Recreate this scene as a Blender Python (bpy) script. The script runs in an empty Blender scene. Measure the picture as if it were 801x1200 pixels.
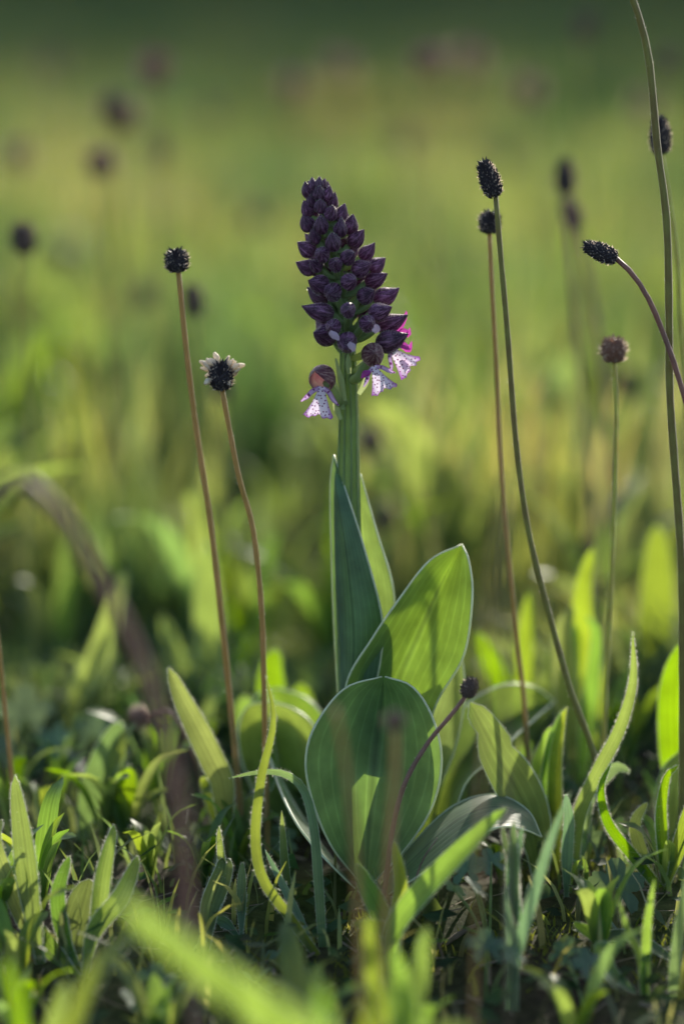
import bpy, math, random
import numpy as np
from mathutils import Vector, Matrix, Quaternion

random.seed(7)
rng = np.random.default_rng(11)
rad = math.radians
scene = bpy.context.scene
COL = scene.collection

# ------------------------------------------------------------------ camera
PITCH = rad(10.0)
CAM = Vector((0.0, -1.175, 0.364))
LENS, SENSOR = 100.0, 36.0
cam_d = bpy.data.cameras.new('camera')
cam = bpy.data.objects.new('camera', cam_d)
COL.objects.link(cam)
cam.location = CAM
cam.rotation_euler = (math.pi / 2 - PITCH, 0, 0)
cam_d.lens = LENS
cam_d.sensor_fit = 'VERTICAL'
cam_d.sensor_height = SENSOR
cam_d.sensor_width = 24.0
cam_d.clip_start = 0.02
cam_d.clip_end = 2000
cam_d.dof.use_dof = True
cam_d.dof.focus_distance = 1.166
cam_d.dof.aperture_fstop = 2.8
scene.camera = cam

# ------------------------------------------------------------------ sky, sun, exposure
SUN_EL, SUN_AZ = rad(20.0), rad(15.0)
world = bpy.data.worlds.new('World')
scene.world = world
world.use_nodes = True
wn = world.node_tree
wn.nodes.clear()
wo = wn.nodes.new('ShaderNodeOutputWorld')
wb = wn.nodes.new('ShaderNodeBackground')
sky = wn.nodes.new('ShaderNodeTexSky')
sky.sky_type = 'NISHITA'
sky.sun_disc = False
sky.sun_elevation = SUN_EL
sky.sun_rotation = SUN_AZ
sky.dust_density = 2.0
wb.inputs['Strength'].default_value = 0.15
wn.links.new(sky.outputs[0], wb.inputs[0])
wn.links.new(wb.outputs[0], wo.inputs[0])
sun_d = bpy.data.lights.new('sun', 'SUN')
sun = bpy.data.objects.new('sun', sun_d)
COL.objects.link(sun)
sun_d.energy = 3.4
sun_d.angle = rad(0.53)
sun_d.color = (1.0, 0.92, 0.78)
sdir = Vector((math.sin(SUN_AZ) * math.cos(SUN_EL), math.cos(SUN_AZ) * math.cos(SUN_EL), math.sin(SUN_EL)))
sun.rotation_euler = (-sdir).to_track_quat('-Z', 'Y').to_euler()
sun.location = (0, 5, 3)
vs = scene.view_settings
vs.view_transform = 'Standard'
vs.look = 'None'
vs.exposure = 0.95
vs.gamma = 1.0
vs.use_curve_mapping = False
scene.render.engine = 'CYCLES'
cy = scene.cycles
cy.use_denoising = True
cy.max_bounces = 8
cy.diffuse_bounces = 4
cy.glossy_bounces = 2
cy.transmission_bounces = 6
cy.transparent_max_bounces = 4
cy.sample_clamp_indirect = 4.0
cy.caustics_reflective = False
cy.caustics_refractive = False

# ------------------------------------------------------------------ helpers
HALF = SENSOR / 2 / LENS
FW = Vector((0, math.cos(PITCH), -math.sin(PITCH)))
UP = Vector((0, math.sin(PITCH), math.cos(PITCH)))

def gz(x, y):
    """height of the soil"""
    x = np.asarray(x, float); y = np.asarray(y, float)
    b = 0.0022 * np.sin(x * 31 + 1.3) * np.sin(y * 27 + 0.4) + 0.0016 * np.sin(x * 67 + y * 41) + 0.0012 * np.sin(y * 83 - x * 59 + 2)
    near = np.clip(-y - .01, 0, .6)                      # the orchid stands on a slight mound
    b = b - .16 * near * near / (near + .03) * (1 - .5 * near / .6)
    far = np.maximum(0, np.asarray(y, float) - 5.0)
    rise = 0.05 * far * far / (far + 6.0)
    return b + rise

def at(px, py, Y):
    d = FW + Vector((1, 0, 0)) * ((px - 400.5) / 600 * HALF) + UP * (-(py - 600) / 600 * HALF)
    k = (Y - CAM.y) / d.y
    return CAM + d * k

def pxm(Y):
    return (Y - CAM.y) * HALF / 600 * 1.0

def hit(px, py):
    """point of the soil seen at a pixel of the photograph"""
    d = FW + Vector((1, 0, 0)) * ((px - 400.5) / 600 * HALF) + UP * (-(py - 600) / 600 * HALF)
    k = -CAM.z / d.z
    for _ in range(25):
        p = CAM + d * k
        k += .5 * (float(gz(p.x, p.y)) - p.z) / d.z
    return CAM + d * k

def cr(pts, n):
    P = np.array([tuple(p) for p in pts], float)
    if len(P) == 2:
        t = np.linspace(0, 1, n)[:, None]
        return P[0] * (1 - t) + P[1] * t
    E = np.vstack([2 * P[0] - P[1], P, 2 * P[-1] - P[-2]])
    seg = np.linalg.norm(np.diff(P, axis=0), axis=1)
    s = np.concatenate([[0], np.cumsum(seg)])
    out = []
    for u in np.linspace(0, s[-1], n):
        i = min(int(np.searchsorted(s, u, side='right')) - 1, len(P) - 2)
        t = (u - s[i]) / max(seg[i], 1e-9)
        p0, p1, p2, p3 = E[i], E[i + 1], E[i + 2], E[i + 3]
        out.append(0.5 * ((2 * p1) + (p2 - p0) * t + (2 * p0 - 5 * p1 + 4 * p2 - p3) * t * t + (3 * p1 - p0 - 3 * p2 + p3) * t ** 3))
    return np.array(out)

def interp(vals, n):
    return np.interp(np.linspace(0, 1, n), np.linspace(0, 1, len(vals)), vals)

class MB:
    """collects geometry for one mesh object"""
    def __init__(s):
        s.v, s.f, s.uv, s.mi, s.c = [], [], [], [], []
    def add(s, V, F, uv=None, mi=0, col=None):
        o = len(s.v)
        s.v.extend([tuple(map(float, p)) for p in V])
        s.f.extend([tuple(int(i) + o for i in f) for f in F])
        s.mi.extend([mi] * len(F))
        s.uv.extend([tuple(map(float, q)) for q in uv] if uv is not None else [(0.5, 0.5)] * len(V))
        s.c.extend([float(q) for q in col] if col is not None else [0.0] * len(V))
    def tube(s, P, R, sides=8, mi=0, rib=0.0, nrib=6, cap=True):
        P = np.asarray(P, float)
        n = len(P)
        R = np.asarray(R, float)
        T = np.gradient(P, axis=0)
        T /= np.linalg.norm(T, axis=1)[:, None] + 1e-12
        ref = np.array([0, -1.0, 0.1]) if abs(T[0][1]) < 0.9 else np.array([1.0, 0, 0])
        V, U = [], []
        for i in range(n):
            a = np.cross(T[i], ref); a /= np.linalg.norm(a) + 1e-12
            b = np.cross(a, T[i])
            ref = b
            for k in range(sides):
                th = 2 * math.pi * k / sides
                r = R[i] * (1 + rib * math.cos(nrib * th))
                V.append(P[i] + r * (math.cos(th) * a + math.sin(th) * b))
                U.append((k / sides, i / (n - 1)))
        F = [(i * sides + k, i * sides + (k + 1) % sides, (i + 1) * sides + (k + 1) % sides, (i + 1) * sides + k)
             for i in range(n - 1) for k in range(sides)]
        if cap:
            F.append(tuple(range(sides))[::-1]); F.append(tuple((n - 1) * sides + k for k in range(sides)))
        s.add(V, F, U, mi)
    def hairs(s, P, D, L, w, mi):
        """short tapering hairs: roots P, directions D, lengths L"""
        for p, d, l in zip(P, D, L):
            d = np.asarray(d, float); d /= np.linalg.norm(d) + 1e-12
            side = np.cross(d, (0.1, 1, 0.2)); side /= np.linalg.norm(side) + 1e-12
            p = np.asarray(p, float)
            s.add([p - side * w / 2, p + side * w / 2, p + d * l], [(0, 1, 2)], None, mi)
    def build(s, name, mats, parent=None, smooth=True, org=None):
        me = bpy.data.meshes.new(name)
        V = s.v
        if org is not None:
            V = [(p[0] - org[0], p[1] - org[1], p[2] - org[2]) for p in V]
        me.from_pydata(V, [], s.f)
        for m in (mats if isinstance(mats, (list, tuple)) else [mats]):
            me.materials.append(m)
        me.polygons.foreach_set('material_index', s.mi)
        me.polygons.foreach_set('use_smooth', [smooth] * len(s.f))
        li = np.empty(len(me.loops), np.int32); me.loops.foreach_get('vertex_index', li)
        uvl = me.uv_layers.new(name='uv')
        uvl.data.foreach_set('uv', np.array(s.uv, np.float32)[li].ravel())
        at_ = me.attributes.new('tint', 'FLOAT', 'POINT')
        at_.data.foreach_set('value', np.array(s.c, np.float32))
        me.update()
        o = bpy.data.objects.new(name, me)
        COL.objects.link(o)
        if parent is not None:
            o.parent = parent
        return o

def tag(o, label=None, cat=None, group=None, kind=None):
    if label: o['label'] = label
    if cat: o['category'] = cat
    if group: o['group'] = group
    if kind: o['kind'] = kind
    return o

def thing(name, label, cat, loc, group=None):
    o = bpy.data.objects.new(name, None)
    o.empty_display_size = 0.01
    COL.objects.link(o)
    o.location = loc
    return tag(o, label, cat, group)

def child(o, mesh, name, parent):
    c = bpy.data.objects.new(name, mesh)
    COL.objects.link(c)
    c.parent = parent
    return c

def copy_tree(o, parent=None):
    c = o.copy()
    COL.objects.link(c)
    c.parent = parent
    for ch in o.children:
        copy_tree(ch, c)
    return c

# ------------------------------------------------------------------ materials
def new_mat(name):
    m = bpy.data.materials.new(name)
    m.use_nodes = True
    nt = m.node_tree
    nt.nodes.clear()
    return m, nt, nt.nodes.new, nt.links.new

def mathn(nt, op, a, b=None, c=None):
    n = nt.nodes.new('ShaderNodeMath'); n.operation = op
    for i, v in enumerate((a, b, c)):
        if v is None: continue
        if isinstance(v, (int, float)): n.inputs[i].default_value = v
        else: nt.links.new(v, n.inputs[i])
    return n.outputs[0]

def mixc(nt, f, a, b):
    n = nt.nodes.new('ShaderNodeMix'); n.data_type = 'RGBA'
    for i, v in ((0, f), (6, a), (7, b)):
        if isinstance(v, (int, float)): n.inputs[i].default_value = v
        elif isinstance(v, tuple): n.inputs[i].default_value = (*v, 1)
        else: nt.links.new(v, n.inputs[i])
    return n.outputs[2]

def leaf_mat(name, base, trans, tw=0.5, rough=0.42, veins=7, vein_amt=0.35, sheen=0.15, var=0.25, island=False, spec=0.4, nscale=60, patchy=0.0):
    m, nt, N, Lk = new_mat(name)
    out = N('ShaderNodeOutputMaterial')
    uv = N('ShaderNodeUVMap'); uv.uv_map = 'uv'
    sp = N('ShaderNodeSeparateXYZ'); Lk(uv.outputs[0], sp.inputs[0])
    if island:
        g = N('ShaderNodeNewGeometry'); rnd = g.outputs['Random Per Island']
    else:
        g = N('ShaderNodeObjectInfo'); rnd = g.outputs['Random']
    tc = N('ShaderNodeTexCoord')
    nz = N('ShaderNodeTexNoise'); nz.inputs['Scale'].default_value = nscale; nz.inputs['Detail'].default_value = 5
    Lk(tc.outputs['Object'], nz.inputs['Vector'])
    # veins run along the blade
    ph = mathn(nt, 'MULTIPLY', sp.outputs[0], math.pi * veins)
    v = mathn(nt, 'POWER', mathn(nt, 'ABSOLUTE', mathn(nt, 'COSINE', ph)), 26.0)
    mid = mathn(nt, 'SUBTRACT', 1.0, mathn(nt, 'MINIMUM', mathn(nt, 'MULTIPLY', mathn(nt, 'ABSOLUTE', mathn(nt, 'SUBTRACT', sp.outputs[0], 0.5)), 28.0), 1.0))
    vv = mathn(nt, 'SUBTRACT', v, mathn(nt, 'MULTIPLY', mid, 0.5))
    vv = mathn(nt, 'MAXIMUM', vv, 0.0)
    rib = mathn(nt, 'SUBTRACT', 1.0, mathn(nt, 'MULTIPLY', mid, 0.35))
    val = mathn(nt, 'ADD', mathn(nt, 'MULTIPLY', rnd, 2 * var), 1 - var)
    val = mathn(nt, 'MULTIPLY', val, mathn(nt, 'ADD', mathn(nt, 'MULTIPLY', nz.outputs[0], 1.1), 0.45))
    val = mathn(nt, 'MULTIPLY', val, rib)
    hue = mathn(nt, 'ADD', 0.5, mathn(nt, 'MULTIPLY', mathn(nt, 'SUBTRACT', mathn(nt, 'FRACT', mathn(nt, 'MULTIPLY', rnd, 7.13)), 0.5), 0.05))
    if patchy:                            # patches of different grasses across the meadow
        pn = N('ShaderNodeTexNoise'); pn.inputs['Scale'].default_value = 2.4; pn.inputs['Detail'].default_value = 2.5
        Lk(tc.outputs['Object'], pn.inputs['Vector'])
        pr = N('ShaderNodeMapRange'); pr.inputs['From Min'].default_value = 0.33; pr.inputs['From Max'].default_value = 0.67
        Lk(pn.outputs[0], pr.inputs[0])
        hue = mathn(nt, 'ADD', hue, mathn(nt, 'MULTIPLY', mathn(nt, 'SUBTRACT', 0.5, pr.outputs[0]), 0.11 * patchy))
        val = mathn(nt, 'MULTIPLY', val, mathn(nt, 'ADD', 1 - 0.45 * patchy, mathn(nt, 'MULTIPLY', pr.outputs[0], 0.9 * patchy)))
    def shade(c, k):
        lighter = tuple(min(1, q * 1.7 + 0.01) for q in c)
        cc = mixc(nt, mathn(nt, 'MULTIPLY', vv, k), c, lighter)
        h = N('ShaderNodeHueSaturation')
        Lk(hue, h.inputs['Hue']); Lk(mathn(nt, 'ADD', 0.85, mathn(nt, 'MULTIPLY', mathn(nt, 'FRACT', mathn(nt, 'MULTIPLY', rnd, 3.7)), 0.3)), h.inputs['Saturation']); Lk(val, h.inputs['Value']); Lk(cc, h.inputs['Color'])
        return h.outputs[0]
    b = N('ShaderNodeBsdfPrincipled')
    Lk(shade(base, vein_amt), b.inputs['Base Color'])
    b.inputs['Roughness'].default_value = rough
    b.inputs['Specular IOR Level'].default_value = spec
    b.inputs['Sheen Weight'].default_value = sheen
    b.inputs['Sheen Roughness'].default_value = 0.35
    b.inputs['Sheen Tint'].default_value = (0.85, 0.95, 0.8, 1)
    bp = N('ShaderNodeBump'); bp.inputs['Strength'].default_value = 0.35; bp.inputs['Distance'].default_value = 0.0006
    Lk(mathn(nt, 'SUBTRACT', mathn(nt, 'MULTIPLY', nz.outputs[0], 0.8), mathn(nt, 'MULTIPLY', vv, 0.6)), bp.inputs['Height'])
    Lk(bp.outputs[0], b.inputs['Normal'])
    t = N('ShaderNodeBsdfTranslucent')
    Lk(shade(trans, vein_amt * 1.3), t.inputs[0])
    mx = N('ShaderNodeMixShader'); mx.inputs[0].default_value = tw
    Lk(b.outputs[0], mx.inputs[1]); Lk(t.outputs[0], mx.inputs[2])
    Lk(mx.outputs[0], out.inputs[0])
    return m

def plain_mat(name, base, rough=0.6, var=0.3, scale=300, trans=None, tw=0.3, sheen=0.0, bump=0.3, spec=0.3, second=None):
    m, nt, N, Lk = new_mat(name)
    out = N('ShaderNodeOutputMaterial')
    tc = N('ShaderNodeTexCoord')
    nz = N('ShaderNodeTexNoise'); nz.inputs['Scale'].default_value = scale; nz.inputs['Detail'].default_value = 6
    Lk(tc.outputs['Object'], nz.inputs['Vector'])
    second = second or tuple(q * (1 - var) for q in base)
    lo = tuple(min(1, q * (1 + var)) for q in base)
    rp = N('ShaderNodeMapRange'); rp.inputs['From Min'].default_value = 0.35; rp.inputs['From Max'].default_value = 0.65
    Lk(nz.outputs[0], rp.inputs[0])
    c = mixc(nt, rp.outputs[0], second, lo)
    b = N('ShaderNodeBsdfPrincipled')
    Lk(c, b.inputs['Base Color'])
    b.inputs['Roughness'].default_value = rough
    b.inputs['Specular IOR Level'].default_value = spec
    b.inputs['Sheen Weight'].default_value = sheen
    b.inputs['Sheen Roughness'].default_value = 0.3
    bp = N('ShaderNodeBump'); bp.inputs['Strength'].default_value = bump; bp.inputs['Distance'].default_value = 0.0005
    Lk(nz.outputs[0], bp.inputs['Height']); Lk(bp.outputs[0], b.inputs['Normal'])
    if trans:
        t = N('ShaderNodeBsdfTranslucent'); t.inputs[0].default_value = (*trans, 1)
        mx = N('ShaderNodeMixShader'); mx.inputs[0].default_value = tw
        Lk(b.outputs[0], mx.inputs[1]); Lk(t.outputs[0], mx.inputs[2]); Lk(mx.outputs[0], out.inputs[0])
    else:
        Lk(b.outputs[0], out.inputs[0])
    return m

M_ORLEAF = leaf_mat('orchid_leaf', (0.082, 0.155, 0.092), (0.24, 0.37, 0.055), tw=0.42, rough=0.5, veins=11, vein_amt=0.28, sheen=0.12, var=0.06, spec=0.4, nscale=90)
M_PLLEAF = leaf_mat('plantain_leaf', (0.06, 0.13, 0.04), (0.32, 0.46, 0.05), tw=0.48, rough=0.46, veins=5, vein_amt=0.35, sheen=0.08, var=0.2, spec=0.3)
M_GRASS = leaf_mat('grass_blade', (0.06, 0.115, 0.055), (0.27, 0.35, 0.08), tw=0.45, rough=0.42, veins=3, vein_amt=0.2, var=0.4, island=True, patchy=1.4)
M_BLUEGRASS = leaf_mat('blue_grass_blade', (0.07, 0.14, 0.085), (0.25, 0.40, 0.13), tw=0.4, rough=0.38, veins=3, vein_amt=0.2, var=0.15)
M_HERB = leaf_mat('herb_leaf', (0.075, 0.14, 0.08), (0.20, 0.33, 0.10), tw=0.35, rough=0.5, veins=3, vein_amt=0.15, sheen=0.4, var=0.25)
M_COVER = leaf_mat('cover_leaf', (0.05, 0.10, 0.045), (0.22, 0.34, 0.07), tw=0.4, rough=0.65, spec=0.12, sheen=0.0, veins=1, vein_amt=0.2, var=0.4, island=True)
M_TREE = leaf_mat('tree_leaf', (0.045, 0.085, 0.025), (0.16, 0.24, 0.04), tw=0.3, rough=0.45, veins=1, var=0.35, island=True)
M_RIMLIGHT = plain_mat('leaf_rim_light', (0.68, 0.74, 0.58), 0.35, 0.15, 200, trans=(0.75, 0.8, 0.5), tw=0.45, spec=0.5)  # whitish colour for leaf edges, with the backlit rim light painted in
M_HAIR = plain_mat('hair', (0.75, 0.75, 0.68), 0.35, 0.1, 200, trans=(0.85, 0.82, 0.7), tw=0.5, spec=0.5, bump=0)
M_ORSTEM = plain_mat('orchid_stem', (0.17, 0.26, 0.10), 0.45, 0.2, 120, trans=(0.45, 0.58, 0.14), tw=0.35, sheen=0.35)
M_PED = plain_mat('pedicel', (0.22, 0.32, 0.14), 0.45, 0.2, 250, trans=(0.5, 0.58, 0.25), tw=0.4, sheen=0.2)
M_TAN = plain_mat('stalk_tan', (0.27, 0.185, 0.09), 0.45, 0.3, 150, trans=(0.6, 0.44, 0.17), tw=0.33, sheen=0.4, second=(0.20, 0.18, 0.07))
M_GREENST = plain_mat('stalk_green', (0.24, 0.28, 0.09), 0.45, 0.25, 120, trans=(0.55, 0.6, 0.15), tw=0.35, sheen=0.35, second=(0.22, 0.18, 0.08))
M_PURPST = plain_mat('stalk_purple', (0.22, 0.13, 0.11), 0.5, 0.25, 150, trans=(0.45, 0.26, 0.18), tw=0.25, sheen=0.25)
M_DARKST = plain_mat('stalk_dark_green', (0.15, 0.16, 0.055), 0.45, 0.25, 120, trans=(0.38, 0.38, 0.1), tw=0.28, sheen=0.35, second=(0.14, 0.11, 0.055))
M_HEAD = plain_mat('seed_head', (0.036, 0.027, 0.034), 0.5, 0.4, 500, sheen=0.25, second=(0.016, 0.015, 0.021))
M_HEADBR = plain_mat('seed_head_brown', (0.10, 0.065, 0.055), 0.6, 0.4, 500, sheen=0.2, second=(0.04, 0.028, 0.026))
M_HEADPK = plain_mat('seed_head_pinkish', (0.30, 0.20, 0.165), 0.6, 0.3, 400, trans=(0.5, 0.32, 0.24), tw=0.4, sheen=0.2, second=(0.15, 0.095, 0.08))
M_BRIST = plain_mat('bristle', (0.60, 0.50, 0.44), 0.5, 0.25, 400, trans=(0.8, 0.65, 0.52), tw=0.5)
M_ANTHER = plain_mat('anther', (0.78, 0.70, 0.58), 0.55, 0.12, 300, trans=(0.9, 0.78, 0.6), tw=0.4)
M_BARK = plain_mat('bark', (0.10, 0.075, 0.055), 0.85, 0.4, 8, bump=0.8)
M_TWIG = plain_mat('dry_twig', (0.16, 0.11, 0.085), 0.8, 0.4, 200)
M_STRAW = plain_mat('dry_straw', (0.20, 0.16, 0.115), 0.95, 0.3, 200, trans=(0.4, 0.32, 0.2), tw=0.2)
M_MOSS = plain_mat('moss', (0.10, 0.13, 0.02), 0.7, 0.4, 100, trans=(0.3, 0.33, 0.04), tw=0.35)

def bud_mat(name, dark, light, pale, tintpow):
    """dark veined hood, paler towards its base (tint 0 = base)"""
    m, nt, N, Lk = new_mat(name)
    out = N('ShaderNodeOutputMaterial')
    tc = N('ShaderNodeTexCoord'); uv = N('ShaderNodeUVMap'); uv.uv_map = 'uv'
    mp = N('ShaderNodeMapping'); mp.inputs['Scale'].default_value = (22, 3.2, 1)
    oi = N('ShaderNodeObjectInfo')
    cmb = N('ShaderNodeCombineXYZ'); Lk(mathn(nt, 'MULTIPLY', oi.outputs['Random'], 17.0), cmb.inputs[0])
    Lk(cmb.outputs[0], mp.inputs['Location']); Lk(uv.outputs[0], mp.inputs[0])
    nz = N('ShaderNodeTexNoise'); nz.inputs['Scale'].default_value = 1.0; nz.inputs['Detail'].default_value = 4
    nz.inputs['Roughness'].default_value = 0.65
    Lk(mp.outputs[0], nz.inputs['Vector'])
    r = N('ShaderNodeMapRange'); r.inputs['From Min'].default_value = 0.46; r.inputs['From Max'].default_value = 0.70
    Lk(nz.outputs[0], r.inputs[0])
    c = mixc(nt, r.outputs[0], dark, light)
    sp = N('ShaderNodeSeparateXYZ'); Lk(uv.outputs[0], sp.inputs[0])
    basef = mathn(nt, 'POWER', mathn(nt, 'SUBTRACT', 1.0, sp.outputs[1]), tintpow)
    c = mixc(nt, mathn(nt, 'MULTIPLY', basef, mathn(nt, 'ADD', 0.3, r.outputs[0])), c, pale)
    h = N('ShaderNodeHueSaturation'); Lk(c, h.inputs['Color'])
    Lk(mathn(nt, 'ADD', 0.75, mathn(nt, 'MULTIPLY', oi.outputs['Random'], 0.6)), h.inputs['Value'])
    b = N('ShaderNodeBsdfPrincipled'); Lk(h.outputs[0], b.inputs['Base Color'])
    b.inputs['Roughness'].default_value = 0.42
    b.inputs['Sheen Weight'].default_value = 0.35
    b.inputs['Sheen Roughness'].default_value = 0.25
    b.inputs['Sheen Tint'].default_value = (0.95, 0.7, 0.9, 1)
    bp = N('ShaderNodeBump'); bp.inputs['Strength'].default_value = 0.9; bp.inputs['Distance'].default_value = 0.0008
    Lk(nz.outputs[0], bp.inputs['Height']); Lk(bp.outputs[0], b.inputs['Normal'])
    t = N('ShaderNodeBsdfTranslucent')
    Lk(mixc(nt, r.outputs[0], tuple(min(1, q * 7) for q in dark), tuple(min(1, q * 3.0) for q in light)), t.inputs[0])
    mx = N('ShaderNodeMixShader'); mx.inputs[0].default_value = 0.24
    Lk(b.outputs[0], mx.inputs[1]); Lk(t.outputs[0], mx.inputs[2]); Lk(mx.outputs[0], out.inputs[0])
    return m
M_BUD = bud_mat('bud_hood', (0.040, 0.011, 0.034), (0.36, 0.17, 0.33), (0.20, 0.13, 0.12), 4.0)
M_HOOD = bud_mat('flower_hood', (0.065, 0.016, 0.034), (0.48, 0.32, 0.30), (0.30, 0.22, 0.16), 2.0)

def lip_mat():
    m, nt, N, Lk = new_mat('flower_lip')
    out = N('ShaderNodeOutputMaterial')
    uv = N('ShaderNodeUVMap'); uv.uv_map = 'uv'
    at_ = N('ShaderNodeAttribute'); at_.attribute_name = 'tint'
    vo = N('ShaderNodeTexVoronoi'); vo.inputs['Scale'].default_value = 8.5; vo.inputs['Randomness'].default_value = 0.75
    vo.voronoi_dimensions = '2D'
    Lk(uv.outputs[0], vo.inputs['Vector'])
    spot = mathn(nt, 'LESS_THAN', vo.outputs['Distance'], 0.21)
    spot = mathn(nt, 'MULTIPLY', spot, mathn(nt, 'LESS_THAN', at_.outputs['Fac'], 0.8))
    e = N('ShaderNodeMapRange'); e.inputs['From Min'].default_value = 0.50; e.inputs['From Max'].default_value = 0.95
    Lk(at_.outputs['Fac'], e.inputs[0])
    c = mixc(nt, e.outputs[0], (0.80, 0.70, 0.86), (0.30, 0.06, 0.42))
    c = mixc(nt, spot, c, (0.16, 0.015, 0.14))
    b = N('ShaderNodeBsdfPrincipled'); Lk(c, b.inputs['Base Color']); b.inputs['Roughness'].default_value = 0.5
    t = N('ShaderNodeBsdfTranslucent'); Lk(c, t.inputs[0])
    mx = N('ShaderNodeMixShader'); mx.inputs[0].default_value = 0.5
    Lk(b.outputs[0], mx.inputs[1]); Lk(t.outputs[0], mx.inputs[2]); Lk(mx.outputs[0], out.inputs[0])
    return m
M_LIP = lip_mat()
M_PETAL = plain_mat('petal_magenta', (0.32, 0.05, 0.28), 0.45, 0.3, 500, trans=(0.55, 0.07, 0.42), tw=0.45)
M_HOODIN = plain_mat('hood_inside', (0.72, 0.58, 0.48), 0.5, 0.2, 600, trans=(0.95, 0.8, 0.68), tw=0.5, second=(0.62, 0.42, 0.38))
M_PALE = plain_mat('petal_pale', (0.42, 0.34, 0.46), 0.45, 0.15, 400, trans=(0.8, 0.6, 0.75), tw=0.4)

def ground_mat():
    m, nt, N, Lk = new_mat('soil')
    out = N('ShaderNodeOutputMaterial'); tc = N('ShaderNodeTexCoord')
    n1 = N('ShaderNodeTexNoise'); n1.inputs['Scale'].default_value = 9; n1.inputs['Detail'].default_value = 6
    n2 = N('ShaderNodeTexNoise'); n2.inputs['Scale'].default_value = 160; n2.inputs['Detail'].default_value = 8; n2.inputs['Roughness'].default_value = 0.7
    for n in (n1, n2): Lk(tc.outputs['Object'], n.inputs['Vector'])
    r = N('ShaderNodeMapRange'); r.inputs['From Min'].default_value = 0.3; r.inputs['From Max'].default_value = 0.7; Lk(n2.outputs[0], r.inputs[0])
    soil = mixc(nt, r.outputs[0], (0.018, 0.012, 0.008), (0.085, 0.06, 0.042))
    moss = mixc(nt, r.outputs[0], (0.025, 0.035, 0.008), (0.09, 0.11, 0.03))
    f = N('ShaderNodeMapRange'); f.inputs['From Min'].default_value = 0.42; f.inputs['From Max'].default_value = 0.58; Lk(n1.outputs[0], f.inputs[0])
    c = mixc(nt, f.outputs[0], soil, moss)
    b = N('ShaderNodeBsdfPrincipled'); Lk(c, b.inputs['Base Color']); b.inputs['Roughness'].default_value = 0.9; b.inputs['Specular IOR Level'].default_value = 0.15
    bp = N('ShaderNodeBump'); bp.inputs['Strength'].default_value = 0.9; bp.inputs['Distance'].default_value = 0.004
    Lk(n2.outputs[0], bp.inputs['Height']); Lk(bp.outputs[0], b.inputs['Normal'])
    Lk(b.outputs[0], out.inputs[0])
    return m
M_SOIL = ground_mat()

# ------------------------------------------------------------------ ground
def make_ground():
    u = np.linspace(-1, 1, 241)
    xs = np.sign(u) * 500 * (np.exp(np.abs(u) * 9) - 1) / (math.exp(9) - 1)
    v = np.linspace(-1, 1, 301)
    ys = np.sign(v) * 500 * (np.exp(np.abs(v) * 8.5) - 1) / (math.exp(8.5) - 1)
    X, Y = np.meshgrid(xs, ys)
    Z = gz(X, Y)
    V = np.stack([X, Y, Z], -1).reshape(-1, 3)
    nx, ny = len(xs), len(ys)
    i, j = np.meshgrid(np.arange(nx - 1), np.arange(ny - 1))
    a = (j * nx + i).ravel()
    F = np.stack([a, a + 1, a + 1 + nx, a + nx], 1)
    me = bpy.data.meshes.new('ground')
    me.from_pydata(V.tolist(), [], F.tolist())
    me.polygons.foreach_set('use_smooth', [True] * len(F))
    me.materials.append(M_SOIL)
    o = bpy.data.objects.new('ground', me); COL.objects.link(o)
    tag(o, 'dark mossy soil of the meadow', None, None, 'structure')
make_ground()

# ------------------------------------------------------------------ trees at the meadow's far edge (they shade its back half)
def make_tree():
    t = thing('meadow_tree', 'broad leafy tree at the far shaded edge of the meadow', 'tree', (0, 0, 0), 'trees at the far edge of the meadow')
    m = MB()
    m.tube(cr([(0, 0, -0.2), (0.05, 0, 1.2), (-0.05, 0.05, 2.6), (0.1, 0, 4.6)], 14), interp([0.26, 0.2, 0.17, 0.05], 14), 10)
    cl = []
    for k in range(12):
        a = k * 2.4; z0 = 1.3 + 0.25 * k
        L = 2.1 - 0.09 * k
        e = Vector((math.cos(a) * L, math.sin(a) * L, z0 + 0.9))
        m.tube(cr([(0, 0, z0), (e.x * .5, e.y * .5, z0 + .3), tuple(e)], 8), interp([0.08, 0.05, 0.015], 8), 6)
        cl += [e, e * 0.6 + Vector((0, 0, z0 * .4 + .5))]
    m.build('trunk', M_BARK, t)
    n = 8500
    for k in range(10):
        cl.append(Vector((math.cos(k * 1.9) * 1.5, math.sin(k * 1.9) * 1.2, .6 + .12 * k)))
    C = np.array([tuple(c) for c in cl] + [(0, 0, 4.8), (0.3, 0.2, 5.4), (-.4, .1, 5.0)])
    c = C[rng.integers(0, len(C), n)]
    P = c + rng.normal(0, 1, (n, 3)) * (0.55, 0.55, 0.42)
    P[:, 2] = np.maximum(P[:, 2], 0.12 + .1 * rng.uniform(0, 1, n))
    d1 = rng.normal(0, 1, (n, 3)); d1 /= np.linalg.norm(d1, axis=1)[:, None]
    d2 = np.cross(d1, rng.normal(0, 1, (n, 3))); d2 /= np.linalg.norm(d2, axis=1)[:, None]
    s = rng.uniform(.05, .1, (n, 1))
    V = np.stack([P - d1 * s, P + d2 * s * .6, P + d1 * s, P - d2 * s * .6], 1).reshape(-1, 3)
    big('crown', V, np.arange(n * 4).reshape(n, 4), M_TREE, t)
    return t

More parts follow.
